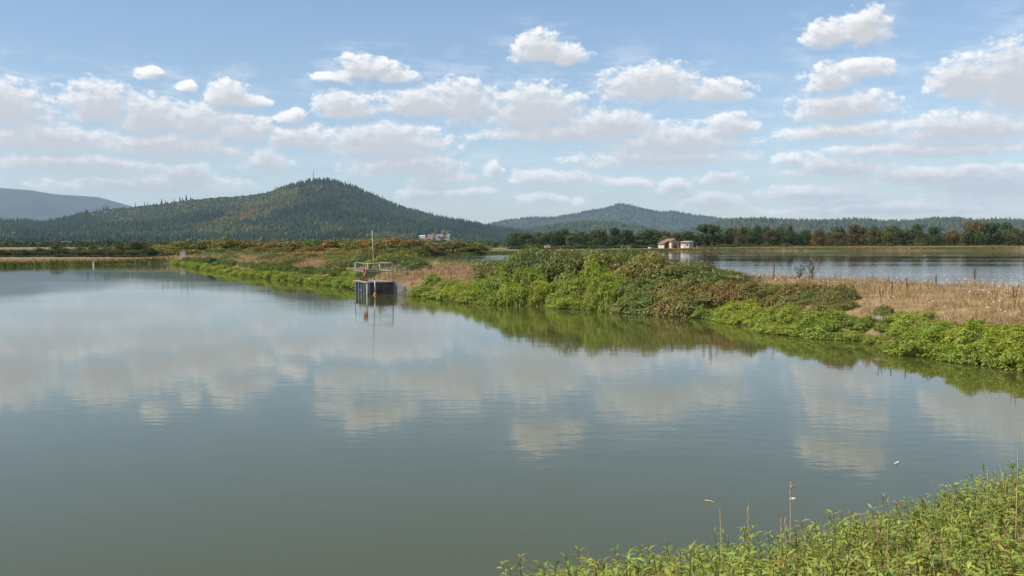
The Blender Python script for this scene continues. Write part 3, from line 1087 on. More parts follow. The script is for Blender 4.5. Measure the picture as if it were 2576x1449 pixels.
def fir_mesh(name, sparse):
    v, f, c = [], [], []
    r_ = random.Random(4)
    tiers = 5
    for i in range(tiers):
        zb = 0.12 + 0.15 * i
        rb = (0.17 - 0.026 * i) * (0.5 if sparse else 1)
        b = len(v)
        for q in range(7):
            a = 6.283 * q / 7 + i
            rr = rb * r_.uniform(0.7, 1.2)
            v.append((rr * math.cos(a), rr * math.sin(a), zb + r_.uniform(-.02, .02)))
        v.append((0, 0, min(zb + 0.3, 1)))
        f += [(b + q, b + (q + 1) % 7, b + 7) for q in range(7)]
    return np_mesh(name, v, f, MAT['forest'], np.ones((len(v), 3)))


FIR = [fir_mesh('fir_crown', False), fir_mesh('fir_crown', True)]
ftr = MB().tube((0, 0, -0.1), (0, 0, 0.5), 0.02, 0.01, 6).build('trunk', MAT['bark'])
FTRUNK = ftr.data
bpy.data.objects.remove(ftr)
for i, (px, top, hpx, full) in enumerate(sorted(SOLO)):
    P = hill_at(np.array([px]), np.array([0.985]))[0]
    h = EYE + (HY - top) / F * P[1] - P[2]
    t = thing('conifer_tree', f"{'dark pointed fir' if full else 'bare thin fir snag'} on the cleared hill ridge, {nth(i)} along the skyline from left", 'tree', (P[0], P[1], P[2] - 1), random.uniform(0, 6), 'lone conifers on the cleared ridge')
    hh = max(h * 0.85 + 1, 8)
    t.scale = (hh * 1.1, hh * 1.1, hh)
    c = obj('crown', FIR[0 if full else 1], t)
    c.color = (0.024, 0.045, 0.03, 1)
    obj('trunk', FTRUNK, t)

# ------------------------------------------------------------------ middle dike vegetation
seg = []
for a, b in zip(SHORE[:-1], SHORE[1:]):
    m = max(2, int(np.linalg.norm(b - a) / 0.3))
    seg.append(a + (b - a) * np.linspace(0, 1, m, endpoint=False)[:, None])
SH = np.vstack(seg)


def dike(px, off):
    """point at picture column px on the middle dike, off metres inland of its near shore"""
    Q = SH + DN * off
    pp = CX + Q[:, 0] / Q[:, 1] * F
    i = int(np.argmin(np.abs(pp - px)))
    return Q[i]


def mound(name, n, rx, ry, rz, leaf, asp, seed, hang=0.0, upright=0.4, tone=(0.65, 1.3), lump=0.25, hue=(0.12, 0.02, -0.1)):
    """a leafy mound on the ground, roughly half an ellipsoid with bumps"""
    global rng
    keep, rng = rng, np.random.default_rng(seed)
    u = rng.normal(size=(n, 3))
    u[:, 2] = np.abs(u[:, 2])
    u /= np.linalg.norm(u, axis=1, keepdims=True)
    th = np.arctan2(u[:, 1], u[:, 0])
    ph = np.arccos(u[:, 2])
    bump = 1 + lump * (fbm(np.cos(th) * ph * 2.2 + 20 + seed, np.sin(th) * ph * 2.2 + 20, 3) - 0.5) * 2.4
    rad = np.where(rng.random(n) < 0.8, rng.uniform(0.86, 1.06, n), rng.uniform(0.45, 0.9, n)) * bump
    P = u * rad[:, None] * (rx, ry, rz)
    nrm = u * (1 / rx, 1 / ry, 1 / rz)
    nrm /= np.linalg.norm(nrm, axis=1, keepdims=True)
    nrm = nrm + rng.normal(size=(n, 3)) * 0.6 + (0, 0, upright)
    v, f = cards(P, nrm, rng.uniform(0.7, 1.3, n) * leaf, asp, 0.3)
    t = rng.uniform(*tone, n)
    c = np.clip(t[:, None] * (1 + rng.uniform(-1, 1, (n, 1)) * hue), 0, 3)
    me = np_mesh(name, v, f, MAT['leaf'], np.repeat(c, 4, 0))
    rng = keep
    return me


def cane_mesh(name, n, rx, ry, rz, seed):
    rr = random.Random(seed)
    mb = MB()
    for i in range(n):
        a = rr.uniform(0, 6.28)
        b = Vector((rx * 0.3 * math.cos(a), ry * 0.3 * math.sin(a), 0))
        m = Vector((rx * 0.65 * math.cos(a), ry * 0.65 * math.sin(a), rz * rr.uniform(0.7, 1.05)))
        e = Vector((rx * 0.98 * math.cos(a + .3), ry * 0.98 * math.sin(a + .3), rz * rr.uniform(0.1, 0.5)))
        mb.tube(b, m, 0.012, 0.009, 4)
        mb.tube(m, e, 0.009, 0.004, 4)
    o = mb.build(name, MAT['bark'])
    me = o.data
    bpy.data.objects.remove(o)
    return me


BRAMBLE = [mound('bramble_leaves', 5200, 1.7, 1.5, 1.0, 0.115, 0.8, 50 + i, lump=0.36, tone=(0.5, 1.55)) for i in range(4)]
CANES = [cane_mesh('bramble_canes', 14, 1.7, 1.5, 1.0, 9 + i) for i in range(2)]
SMART = [mound('smartweed_leaves', 5200, 1.0, 0.9, 0.62, 0.10, 0.36, 70 + i, upright=0.1, lump=0.42, tone=(0.75, 1.25), hue=(0.10, 0.02, -0.1)) for i in range(4)]
SSTEM = [cane_mesh('smartweed_stems', 16, 0.9, 0.8, 0.5, 29 + i) for i in range(2)]

BR_G, BR_O, BR_R, SW_G = (0.142, 0.174, 0.044), (0.205, 0.195, 0.050), (0.20, 0.125, 0.046), (0.245, 0.310, 0.050)
bk = [0]


def bramble(p, h, w, col, label, group):
    i = bk[0]
    bk[0] += 1
    t = thing('bramble_bush', label, 'bramble bush', (p[0], p[1], gz(p) - 0.12), random.uniform(0, 6.28), group)
    t.scale = (w / 1.7, w / 1.7, h)
    c = obj('foliage', BRAMBLE[i % 4], t)
    c.color = (*[v * random.uniform(0.88, 1.14) for v in col], 1)
    tag(obj('canes', CANES[i % 2], t), kind='stuff')


def clump(p, h, w, label, group, col=SW_G):
    i = bk[0]
    bk[0] += 1
    t = thing('smartweed_clump', label, 'waterside plant', (p[0], p[1], max(gz(p) - 0.08, -0.05)), random.uniform(0, 6.28), group)
    t.scale = (w, w, h / 0.62)
    c = obj('foliage', SMART[i % 4], t)
    k_ = random.uniform(0.85, 1.15)
    hv = random.uniform(-0.06, 0.12)
    c.color = (col[0] * k_ * (1 + hv), col[1] * k_, col[2] * k_ * (1 - hv), 1)
    tag(obj('stems', SSTEM[i % 2], t), kind='stuff')


# big bramble mass right of the middle
BR = []
for off in (2.2, 4.2, 6.2, 8.2, 10.2, 12.2, 14.0):
    px = 1246 + random.uniform(0, 30)
    while px < 1900:
        p = dike(px, off)
        dist = p[1]
        H = np.interp(px, [1240, 1300, 1340, 1390, 1430, 1500, 1600, 1700, 1790, 1850, 1900], [0.6, 1.15, 1.25, 1.05, 1.2, 1.35, 1.2, 0.9, 0.62, 0.45, 0.3])
        H *= np.interp(off, [2, 4, 8, 12, 14], [0.85, 1.05, 1.0, 0.9, 0.7])
        w = random.uniform(1.3, 1.9)
        front = off < 3 and px < 1590
        if not front and not (off > 11 and px > 1760) and not (off > 3 and px > 1825) and not (off > 6.5 and px < 1300 and off < 11):
            BR.append((px, off, p, H * random.uniform(0.82, 1.12), w))
        px += 1.75 * F / dist * random.uniform(0.85, 1.2)
for px in range(1588, 1900, 17):
    for off in (0.25, 0.85, 1.6):
        if px < 1750 or off > 1:
            BR.append((px, off, dike(px, off), random.uniform(0.5, 0.75) if off < 1 else random.uniform(0.6, 0.9), random.uniform(0.9, 1.2)))
BR.sort(key=lambda t: t[0])
_seen = {}
for (px, off, p, H, w) in BR:
    autumn = np.interp(px, [1240, 1450, 1600, 1720, 1900], [0.2, 0.3, 0.55, 0.75, 0.7]) * (1.0 if off < 7 else 0.55)
    r_ = random.random()
    nm, col = ('green', BR_G) if r_ > autumn else ('yellowing', BR_O)
    if px > 1760 and off < 5 and random.random() < 0.16:
        nm, col = 'reddening', BR_R
    place = 'at the foot' if off < 5 else ('on the middle' if off < 9 else 'along the back')
    key = (nm, place)
    o_ = _seen.get(key, 0)
    _seen[key] = o_ + 1
    bramble(p, H, w, col, f"{nm} blackberry bush {place} of the big central bramble bank, {nth(o_)} from the left", 'brambles of the central bank')

# brambles on the right part of the dike
_n = 0
for (px, off, H, w) in [(1888, 1.6, 0.4, 0.8), (1908, 2.2, 0.4, 0.9), (1915, 3.2, 0.4, 1.0), (1935, 1.8, 0.3, 0.7), (1970, 2.0, 0.35, 0.8), (2000, 1.7, 0.3, 0.7), (1950, 3.4, 0.35, 0.9), (2020, 3.2, 0.5, 1.0), (2060, 3.0, 0.4, 0.8), (2095, 2.6, 0.45, 0.8), (2125, 3.6, 0.6, 0.6), (2120, 2.2, 0.4, 0.7), (2225, 2.0, 0.35, 0.4), (2238, 1.5, 0.3, 0.35), (2010, 2.2, 0.4, 0.8)]:
    bramble(dike(px, off), H, w, BR_G if px in (2060, 2125, 2225) else BR_O, f"blackberry clump in dry grass right of the central bramble bank, {nth(_n)} from it", 'brambles on the right dike')
    _n += 1
# brambles left of the outlet
LB = []
for off in (3.2, 5.0, 7.0, 9.0, 11.0, 13.0):
    px = 500
    while px < 1085:
        p = dike(px, off)
        gap = (590 < px < 665 and off < 8.0) or (738 < px < 838 and off < 7.5) or (px > 960 and off < 4.2) or (880 < px < 1040 and off < 3.6) or (px > 1035 and off > 5) or (px < 560 and off < 5)
        if not gap:
            LB.append((px, off, p))
        px += 2.0 * F / p[1] * random.uniform(0.85, 1.25)
LB.sort(key=lambda t: t[0])
for i, (px, off, p) in enumerate(LB):
    H = np.interp(px, [500, 600, 850, 940, 1000, 1080], [0.45, 0.6, 0.6, 0.85, 0.95, 0.6]) * random.uniform(0.8, 1.2)
    bramble(p, H, random.uniform(1.2, 1.8), BR_G if random.random() < 0.72 else BR_O, f"low blackberry bush on the dike left of the dry clearing, {nth(i)} from its far end", 'brambles behind the concrete outlet')
# thin line of brambles along the far edge of the dike
for i, px in enumerate(range(1070, 1250, 22)):
    bramble(dike(px, 13.6), random.uniform(0.45, 0.7), random.uniform(0.8, 1.3), BR_G, f"bramble at the far edge of the dry clearing before the water, {nth(i)} from the left", 'brambles at the far edge of the clearing')

# smartweed along the water
pts = []
px = 446
while px < 884:
    p = dike(px, 0.2)
    pts.append((px, p))
    px += 0.85 * F / p[1] * random.uniform(0.6, 0.95)
for i, (px, p) in enumerate(reversed(pts)):
    clump(p, random.uniform(0.35, 0.6), random.uniform(0.75, 1.2), f"low lime green smartweed clump on the waterline left of the outlet, {nth(i)} from it", 'smartweed left of the outlet')
    q = p + DN * random.uniform(1.2, 1.9)
    clump(q, random.uniform(0.35, 0.55), random.uniform(0.8, 1.2), f"smartweed clump above the waterline row left of the outlet, {nth(i)} from it", 'smartweed left of the outlet', (0.11, 0.17, 0.035))
SW = []
for px in (868, 880, 892, 902, 910):
    for off in (0.5, 1.5):
        SW.append((px, off, dike(px, off)))
px = 1064
while px < 2640:
    p = dike(px, 0.2)
    if not (1600 < px < 1745):
        SW.append((px, 0.5, p))
    px += 0.85 * F / p[1] * random.uniform(0.7, 1.1)
for lo, hi, off in ((1090, 1400, 1.4), (1420, 1585, 1.7), (1285, 1395, 2.8), (1450, 1575, 2.9), (1880, 2230, 0.95), (2240, 2640, 1.0), (2300, 2640, 1.6)):
    px = lo
    while px < hi:
        p = dike(px, off)
        SW.append((px, off, p))
        px += 0.95 * F / p[1] * random.uniform(0.75, 1.15)
SW.sort(key=lambda t: t[0])
_seen = {}
for (px, off, p) in SW:
    H = np.interp(px, [1040, 1100, 1250, 1300, 1390, 1400, 1440, 1500, 1580, 1590, 1740, 1800, 1870, 1890, 2050, 2200, 2240, 2576], [0.4, 0.5, 0.6, 0.95, 0.95, 0.55, 0.75, 1.05, 1.0, 0.4, 0.33, 0.33, 0.32, 0.34, 0.38, 0.32, 0.34, 0.42])
    row = 'on the waterline' if off < 0.9 else ('in the second row' if off < 1.75 else 'high on the bank')
    if px < 950:
        row = 'hard against the corner'
    o_ = _seen.get(row, 0)
    _seen[row] = o_ + 1
    clump(p, H * random.uniform(0.62, 1.28), random.uniform(0.55, 1.1), f"bushy smartweed clump {row} {'right' if px > 950 else 'left'} of the outlet, {nth(o_)} from it", 'smartweed right of the outlet')

# the dark round shrub at the water
p = on_plane(534, 677)
t = thing('round_shrub', 'dark blue green round shrub at the waterline far down the dike', 'shrub', (p[0], p[1], -0.1))
t.scale = (1.0, 1.0, 1.0)
c = obj('foliage', mound('shrub_leaves', 2600, 0.72, 0.66, 1.32, 0.12, 0.5, 91, lump=0.12), t)
c.color = (0.035, 0.06, 0.04, 1)
obj('stems', CANES[0], t).scale = (0.35, 0.35, 0.8)


# ------------------------------------------------------------------ dry grass, flowers, weeds on the dikes
def blades(P, hgt, wid, col, lean=0.35, lay=None):
    n = len(P)
    a = rng.uniform(0, 6.28, n) if lay is None else lay + rng.normal(size=n) * 0.9
    l = rng.uniform(0, lean, n) * hgt
    d = np.stack([np.cos(a), np.sin(a), np.zeros(n)], 1)
    b = rng.uniform(0, 6.28, n)
    s_ = np.stack([np.cos(b), np.sin(b), np.zeros(n)], 1) * (wid / 2)[:, None]
    up = np.array((0, 0, 1.0))
    m = P + d * (l * 0.35)[:, None] + up * (hgt * 0.55)[:, None]
    tip = P + d * l[:, None] + up * (hgt * np.sqrt(np.clip(1 - (l / hgt) ** 2 * 0.4, 0.2, 1)))[:, None]
    v = np.stack([P - s_, P + s_, m + s_ * 0.8, tip + s_ * 0.15, tip - s_ * 0.15, m - s_ * 0.8], 1).reshape(-1, 3)
    i = np.arange(n)[:, None] * 6
    f = np.concatenate([i + (0, 1, 2, 5), i + (5, 2, 3, 4)], 0)
    return v, f, np.repeat(col, 6, 0)


STRAW = [(0.45, 0.315, 0.145), (0.37, 0.25, 0.11), (0.53, 0.40, 0.22), (0.27, 0.17, 0.078)]


def dike_grass():
    n = 230000
    nt_ = 21000
    T = SH[rng.integers(0, len(SH), nt_)] + DN * rng.uniform(0.8, 16.5, nt_)[:, None] + rng.uniform(-0.5, 0.5, (nt_, 2))
    ti = rng.integers(0, nt_, n)
    tdir = rng.uniform(0, 6.28, nt_)
    tscale = rng.uniform(0.45, 1.35, nt_)
    ttone = rng.uniform(0.68, 1.22, nt_)
    P = T[ti] + rng.normal(size=(n, 2)) * 0.13
    d1, d2 = poly_sd(P, POND1), poly_sd(P, POND2)
    on = (np.abs(P[:, 0]) < 0.56 * P[:, 1] + 4) & (d1 > 0.4) & (d1 < 17.5) & (d2 > 0.3)
    dens = 0.4 + 0.9 * fbm(P[:, 0] * 0.5, P[:, 1] * 0.5, 3)
    trk = np.maximum(np.exp(-((d1 - 8.6) / 0.5) ** 2), np.exp(-((d1 - 10.3) / 0.5) ** 2))
    on &= rng.random(n) < dens * (1 - 0.92 * trk)
    P, d1, d2, ti = P[on], d1[on], d2[on], ti[on]
    n = len(P)
    z = ground_h(P)
    patch = fbm(P[:, 0] * 0.8 + 40, P[:, 1] * 0.8, 3)
    hgt = rng.uniform(0.12, 0.46, n) * (0.3 + 1.3 * patch ** 1.5) * tscale[ti]
    wid = rng.uniform(0.008, 0.018, n)
    col = pick(STRAW, n) * ttone[ti][:, None]
    br = patch < 0.46
    col[br] *= (0.72, 0.60, 0.55)
    gr = (fbm(P[:, 0] * 0.4, P[:, 1] * 0.4 + 77, 3) > 0.60) & (rng.random(n) < 0.5)
    col[gr] = pick([(0.13, 0.14, 0.045), (0.17, 0.16, 0.055)], int(gr.sum()))
    v, f, c = blades(np.column_stack([P, z - 0.02]), hgt, wid, col, 1.3, tdir[ti])
    tag(obj('dry_grass', np_mesh('dry_grass', v, f, MAT['dry'], c)), label='straw coloured dry grass over the middle dike', kind='stuff')
    # white umbels of wild carrot
    m = (rng.random(n) < 0.085) & (d1 > 2.4)
    m &= fbm(P[:, 0] * 0.25 + 3, P[:, 1] * 0.25, 2) > 0.40
    Q = np.column_stack([P[m], z[m] + hgt[m] * 0.9 + 0.06])
    u = np.tile((0, 0, 1.0), (len(Q), 1)) + rng.normal(size=(len(Q), 3)) * 0.25
    v, f = cards(Q, u, rng.uniform(0.03, 0.075, len(Q)), 1.0, 0.2)
    cc = np.tile((0.72, 0.70, 0.64), (len(v), 1))
    tag(obj('wild_carrot_flowers', np_mesh('wild_carrot_flowers', v, f, MAT['dry'], cc)), label='tiny white flower heads dotted over the dry grass', kind='stuff')


dike_grass()


def far_banks():
    """grass and fringe plants on the far shores"""
    VV, FF, CC, b = [], [], [], 0

    def add(v, f, c):
        nonlocal b
        VV.append(v)
        FF.append(f + b)
        CC.append(c)
        b += len(v)

    pol = np.vstack([np.array([(-18 * 6.0, 112.0)]), FARLEFT[1:], SHORE[:1]])
    E = np.vstack([a + (b_ - a) * np.linspace(0, 1, int(np.linalg.norm(b_ - a) / 0.25))[:, None] for q in (pol, POND2[6:15]) for a, b_ in zip(q[:-1], q[1:])])
    P = E[rng.integers(0, len(E), 260000)] + rng.normal(size=(260000, 2)) * (5.0, 8.0)
    P = P[np.abs(P[:, 0]) < 0.58 * P[:, 1]]
    d1, d2 = poly_sd(P, POND1), poly_sd(P, POND2)
    d = np.minimum(d1, d2)
    m = (d > 0.1) & (d < 20) & ~((P[:, 0] > -50) & (P[:, 1] < 150) & (d1 < 19))
    P, d, d2 = P[m], d[m], d2[m]
    z = ground_h(P)
    n = len(P)
    fringe = d < np.where(d2 < 20, 4.0, 2.4)
    road = np.abs(d2 - 6) < 2
    hgt = np.where(fringe, rng.uniform(0.2, 0.55, n), rng.uniform(0.12, 0.35, n)) * np.where(road, 0.25, 1)
    col = pick([(0.42, 0.25, 0.12), (0.36, 0.20, 0.095), (0.47, 0.30, 0.15)], n)
    col[fringe] = pick([(0.11, 0.14, 0.035), (0.075, 0.095, 0.03), (0.15, 0.19, 0.045)], int(fringe.sum()))
    v, f, c = blades(np.column_stack([P, z]), hgt, rng.uniform(0.06, 0.14, n), col, 0.9)
    add(v, f, c)
    tag(obj('far_bank_grass', np_mesh('far_bank_grass', np.vstack(VV), np.vstack(FF), MAT['dry'], np.vstack(CC))), label='rusty grass and green fringe along the far banks', kind='stuff')


far_banks()

# bramble hedges below the far tree line and along the left shore
HG = mound('hedge_leaves', 1500, 1.0, 1.0, 1.0, 0.22, 0.8, 120, lump=0.3)
for i, px in enumerate(np.arange(1300, 2660, 26)):
    if 1650 < px < 1745:
        continue
    dist = 425 + random.uniform(-6, 6)
    x, y = ray_xy(px, dist)
    side = 'left' if px < 1690 else 'right'
    t = obj('bramble_hedge_bush', HG, None, (x, y, gz((x, y)) - 0.3))
    t.scale = (random.uniform(2.6, 4.0), 2.5, random.uniform(1.2, 2.3))
    t.rotation_euler[2] = random.uniform(-0.4, 0.4)
    t.color = (0.06 * random.uniform(.85, 1.2), 0.088, 0.026, 1)
    k2 = i if px < 1690 else i - 17
    tag(t, f"low bush under the tree line {side} of the pump house, {nth(k2)} from the left", 'bush', 'low bushes under the far tree line')
for i, px in enumerate(np.arange(-60, 430, 20)):
    dist = 176 + random.uniform(-5, 5)
    x, y = ray_xy(px, dist)
    t = obj('bramble_hedge_bush', HG, None, (x, y, gz((x, y)) - 0.2))
    t.scale = (random.uniform(0.9, 1.9), 1.3, random.uniform(0.35, 0.85))
    t.color = (0.058 * random.uniform(.85, 1.3), 0.075, 0.026, 1)
    tag(t, f"low dark bush on the dike along the far left shore, {nth(i)} from the left", 'bush', 'low bushes along the far left shore')

# brown dock stalks and saplings standing up from the dry grass


def dock(px, off, h, n, label):
    p = dike(px, off)
    t = thing('dock_stalk', label, 'dry weed', (p[0], p[1], gz(p) - 0.02), random.uniform(0, 6), 'brown dock stalks on the dike')
    for k_ in range(n):
        a = random.uniform(0, 6.28)
        tip = Vector((0.12 * h * math.cos(a), 0.12 * h * math.sin(a), h * random.uniform(0.75, 1)))
        st = MB().tube((0, 0, 0), tip, 0.010, 0.006, 5).build('stem', MAT['dock'], t)
        mb = MB()
        for j in range(7):
            f_ = 0.5 + 0.5 * j / 7
            q = tip * f_
            mb.ball((q.x + random.uniform(-.02, .02), q.y + random.uniform(-.02, .02), q.z), (0.010, 0.010, 0.034), 1, 0.3, j)
        mb.build('seed_head', MAT['dock'], t)


dock(1946, 7.0, 1.15, 3, 'tall dark brown dock stalk right of the central bramble bank')
dock(2245, 4.6, 0.7, 2, 'brown dock stalk in the middle of the dry grass on the right')
dock(2360, 13.0, 0.7, 3, 'short pale brown dock stalk on the back edge of the right dike')
dock(2455, 12.6, 1.0, 5, 'branching brown dock stalk standing before the far pond')
dock(2215, 3.4, 0.6, 2, 'short brown dock stalk just above the smartweed on the right')
dock(2560, 4.4, 0.8, 2, 'brown dock stalk in dry grass at the right edge')
dock(2290, 5.4, 0.7, 2, 'thin brown dock stalk beside the white flowers')


def sapling(px, off, h, w, col, label, n):
    p = dike(px, off)
    t = thing('sapling', label, 'sapling', (p[0], p[1], gz(p) - 0.05), 0, 'leafy saplings on the dike')
    mb = MB()
    Pn = []
    for k_ in range(9):
        a = random.uniform(0, 6.28)
        tip = Vector((w * random.uniform(.3, 1) * math.cos(a), w * random.uniform(.3, 1) * math.sin(a), h * random.uniform(0.6, 1)))
        mb.tube((0, 0, 0), tip, 0.016, 0.005, 5)
        for j in range(n):
            f_ = random.uniform(0.35, 1.05)
            Pn.append(tuple(tip * f_ + Vector((random.gauss(0, .06), random.gauss(0, .06), random.gauss(0, .06)))))
    mb.build('stem', MAT['bark'], t)
    Pn = np.array(Pn)
    v, f = cards(Pn, rng.normal(size=(len(Pn), 3)) + (0, 0, 0.6), 0.1, 0.6)
    c = np.repeat(rng.uniform(0.7, 1.3, (len(Pn), 1)) * np.array(col), 4, 0)
    obj('foliage', np_mesh('sapling_leaves', v, f, MAT['leaf'], c), t)


sapling(1778, 10.5, 2.1, 0.75, (0.13, 0.095, 0.03), 'ruddy leafy sapling rising above the central brambles at their right end', 34)
sapling(2045, 11.5, 1.35, 0.6, (0.09, 0.10, 0.035), 'sparse green sapling on the back edge of the dike before the far pond', 16)
sapling(2010, 11.8, 0.9, 0.4, (0.10, 0.10, 0.035), 'small thin sapling left of the sparse one before the far pond', 10)
sapling(1330, 12.5, 1.9, 1.1, (0.07, 0.105, 0.03), 'dense green sapling at the back left end of the central brambles', 60)

# ------------------------------------------------------------------ concrete outlet with railing
S0 = on_plane(922, 741)                                # front left corner at the water
RZ = R(22.7)
outlet = thing('outlet_structure', 'weathered concrete pond outlet with a pipe railing on its deck', 'water outlet', (S0[0], S0[1], 0), RZ)
TOPZ = 0.72
W_, D_ = 1.62, 3.0
MB().box((W_ / 2 + 0.09, 0.09, TOPZ / 2 - 0.5), (W_ - 0.18, 0.18, TOPZ + 1.0 - 0.02), bev=0.008).build('front_wall', MAT['concrete_dark'], outlet)
MB().box((0.09, 0.02, TOPZ / 2 - 0.5), (0.18, 0.34, TOPZ + 1.0 - 0.024), bev=0.01).build('corner_pier', MAT['concrete'], outlet)
MB().box((W_ / 2 - 0.02, D_ / 2 + 0.02, TOPZ - 0.03), (W_ + 0.03, D_ + 0.22, 0.09), bev=0.012).build('deck', MAT['concrete'], outlet)
MB().box((W_ - 0.1, D_ / 2 + 0.2, TOPZ / 2 - 0.52), (0.16, D_ - 0.4, TOPZ + 0.85), bev=0.008).build('side_wall', MAT['concrete_dark'], outlet)
MB().box((W_ / 2, D_ - 0.1, TOPZ / 2 - 0.52), (W_ - 0.2, 0.16, TOPZ + 0.85), bev=0.008).build('rear_wall', MAT['concrete_dark'], outlet)
MB().box((0.62, 0.0, 0.42), (0.42, 0.05, 0.34), bev=0.004).build('cover_plate', MAT['concrete_dark'], outlet).location = (0.45, -0.015, 0)
for i, yy in enumerate((0.85, 1.55, 2.25)):
    MB().box((0.10, yy + 0.02, TOPZ / 2 - 0.54), (0.05, 0.62, TOPZ + 0.7)).build('sluice_gate', MAT['dark'], outlet)
for yy in (0.62, 1.2, 1.9, 2.62):
    MB().box((0.03, yy, TOPZ / 2 - 0.54), (0.09, 0.07, TOPZ + 0.86)).build('guide_channel', MAT['galv'], outlet)
MB().box((0.0, 1.45, 0.2), (0.04, 0.36, 0.03)).build('guide_bracket', MAT['galv'], outlet)
# wing wall turning towards the bank, top sloping down to the water
wb = MB()
wb.prism([(0, -0.7), (0, TOPZ - 0.01), (0.12, TOPZ - 0.01), (1.22, 0.20), (1.22, -0.7)], 0.0, 0.16)
wing = wb.build('wing_wall', MAT['concrete'], outlet)
wing.location = (W_ - 0.002, 0.0, 0)
wing.rotation_euler = (0, 0, R(-34))
# railing
rail = bpy.data.objects.new('railing', None)
link(rail, outlet)
RB, RT = TOPZ + 0.02, TOPZ + 1.07
POST = [(0.06, D_ - 0.05), (0.06, 0.04), (W_ - 0.04, 0.04), (W_ - 0.04, D_ - 0.05)]
for (xx, yy) in POST:
    MB().tube((xx, yy, RB - 0.06), (xx, yy, RT), 0.026, seg=10).build('post', MAT['galv'], rail, smooth=True)
MB().tube((0.06, D_ / 2, RB - 0.06), (0.06, D_ / 2, RT), 0.024, seg=10)
for zz in (RT, TOPZ + 0.60):
    for a, b in ((0, 1), (1, 2), (2, 3)):
        (xa, ya), (xb, yb) = POST[a], POST[b]
        MB().tube((xa, ya, zz), (xb, yb, zz), 0.024, seg=10).build('rail', MAT['galv'], rail, smooth=True)
MB().tube((0.06, D_ - .05, TOPZ + 0.62), (W_ - 0.04, D_ - .05, TOPZ + 0.62), 0.026, seg=10).build('rail', MAT['galv'], rail, smooth=True)
for yy in (0.95, 1.6, 2.3):
    st = MB().tube((0.22, yy, TOPZ), (0.22, yy, TOPZ + 0.34), 0.016, seg=8).box((0.22, yy, TOPZ + 0.06), (0.14, 0.14, 0.09))
    st.build('gate_stem', MAT['rust'], outlet)
MB().torus((0.22, 2.55, TOPZ + 0.10), 0.11, 0.018).build('valve_wheel', MAT['rust'], outlet).rotation_euler = (0, 0, 0)

# lifebuoy hung on the railing
cs, sn = math.cos(RZ), math.sin(RZ)


def outl(x, y, z):
    return (S0[0] + x * cs - y * sn, S0[1] + x * sn + y * cs, z)


lb = thing('lifebuoy', 'faded orange lifebuoy hanging on the railing of the concrete outlet', 'lifebuoy', outl(-0.02, 0.22, TOPZ + 0.58), RZ)
MB().torus((0, 0, 0), 0.215, 0.058, seg=28, ring=12).build('ring', MAT['buoy'], lb, smooth=True)
for a in (45, 135, 225, 315):
    MB().box((0, 0.215 * math.cos(R(a)), 0.215 * math.sin(R(a))), (0.13, 0.07, 0.13), Euler((R(a), 0, 0))).build('band', MAT['rust'], lb)

# tall gauge pole with its float, in the water before the front wall
gp = outl(0.42, -0.32, 0)
pole = thing('gauge_pole', 'tall thin grey gauge pole with an orange float standing before the concrete outlet', 'gauge pole', gp, 0)
MB().tube((0.0, 0, 0.12), (-0.03, 0, 0.88), 0.024, seg=10).build('lower_pole', MAT['white'], pole, smooth=True)
MB().tube((-0.03, 0, 0.84), (-0.165, 0, 3.72), 0.021, 0.016, seg=10).build('upper_pole', MAT['pole'], pole, smooth=True)
MB().tube((-0.028, 0, 0.82), (-0.033, 0, 0.95), 0.032, seg=10).build('clamp', MAT['rust'], pole)
fl = MB().ball((0, 0, 0.03), (0.11, 0.11, 0.095), 3)
fl.build('float', MAT['orange'], pole, smooth=True)
MB().tube((0, 0, 0.10), (0, 0, 0.17), 0.085, 0.05, 12).build('float_collar', MAT['rust'], pole)

# rocks by the outlet
for i, (dx, dy, s_) in enumerate([(2.1, 0.7, 0.16), (2.45, 0.4, 0.2), (2.7, 0.9, 0.14), (3.0, 0.2, 0.18), (1.9, 1.2, 0.15), (3.3, 0.55, 0.13)]):
    q = outl(dx, dy, 0)
    r_ = MB().ball((0, 0, 0), (s_ * 1.3, s_, s_ * 0.75), 2, 0.16, i).build('rock', MAT['stone'], None, (q[0], q[1], gz(q[:2]) + s_ * 0.3))
    tag(r_, f"grey brown rock on the bank beside the wing wall of the outlet, {nth(i)} from it", 'rock', 'rocks beside the outlet')
for i, (px, off, s_) in enumerate([(1880, 1.3, 0.22), (1865, 1.6, 0.16), (1900, 1.6, 0.14), (2228, 1.4, 0.18), (2236, 1.7, 0.13), (1738, 0.8, 0.16), (1760, 0.9, 0.13)]):
    q = dike(px, off)
    r_ = MB().ball((0, 0, 0), (s_ * 1.4, s_ * 1.1, s_ * 0.7), 2, 0.16, 20 + i).build('rock', MAT['stone'], None, (q[0], q[1], gz(q) + s_ * 0.25))
    where = ('where the reddening brambles meet the smartweed', 'left beside it under the brambles', 'right beside it under the brambles', 'in the gap between the two right smartweed banks', 'beside it in the gap on the right', 'under the yellow brambles at the waterline', 'right beside it at the waterline')[i]
    tag(r_, f"{'larger' if s_ > .15 else 'small'} pale rock {where}", 'rock', 'rocks along the central bank')

# ------------------------------------------------------------------ pump house and sheds beyond the far pond
PD = 374.0
bp_ = ray_xy(1692, PD)
bz = EYE - (626.3 - HY) / F * PD


def house_base(name, label, cat, px, dist, rz, group=None, dz=0.0, z=None):
    x, y = ray_xy(px, dist)
    return thing(name, label, cat, (x, y, (bz if z is None else z) + dz), rz, group)


ph = house_base('pump_house', 'small cream pump house with brown gable roof and dark red double door', 'building', 1669.5, PD, R(20))
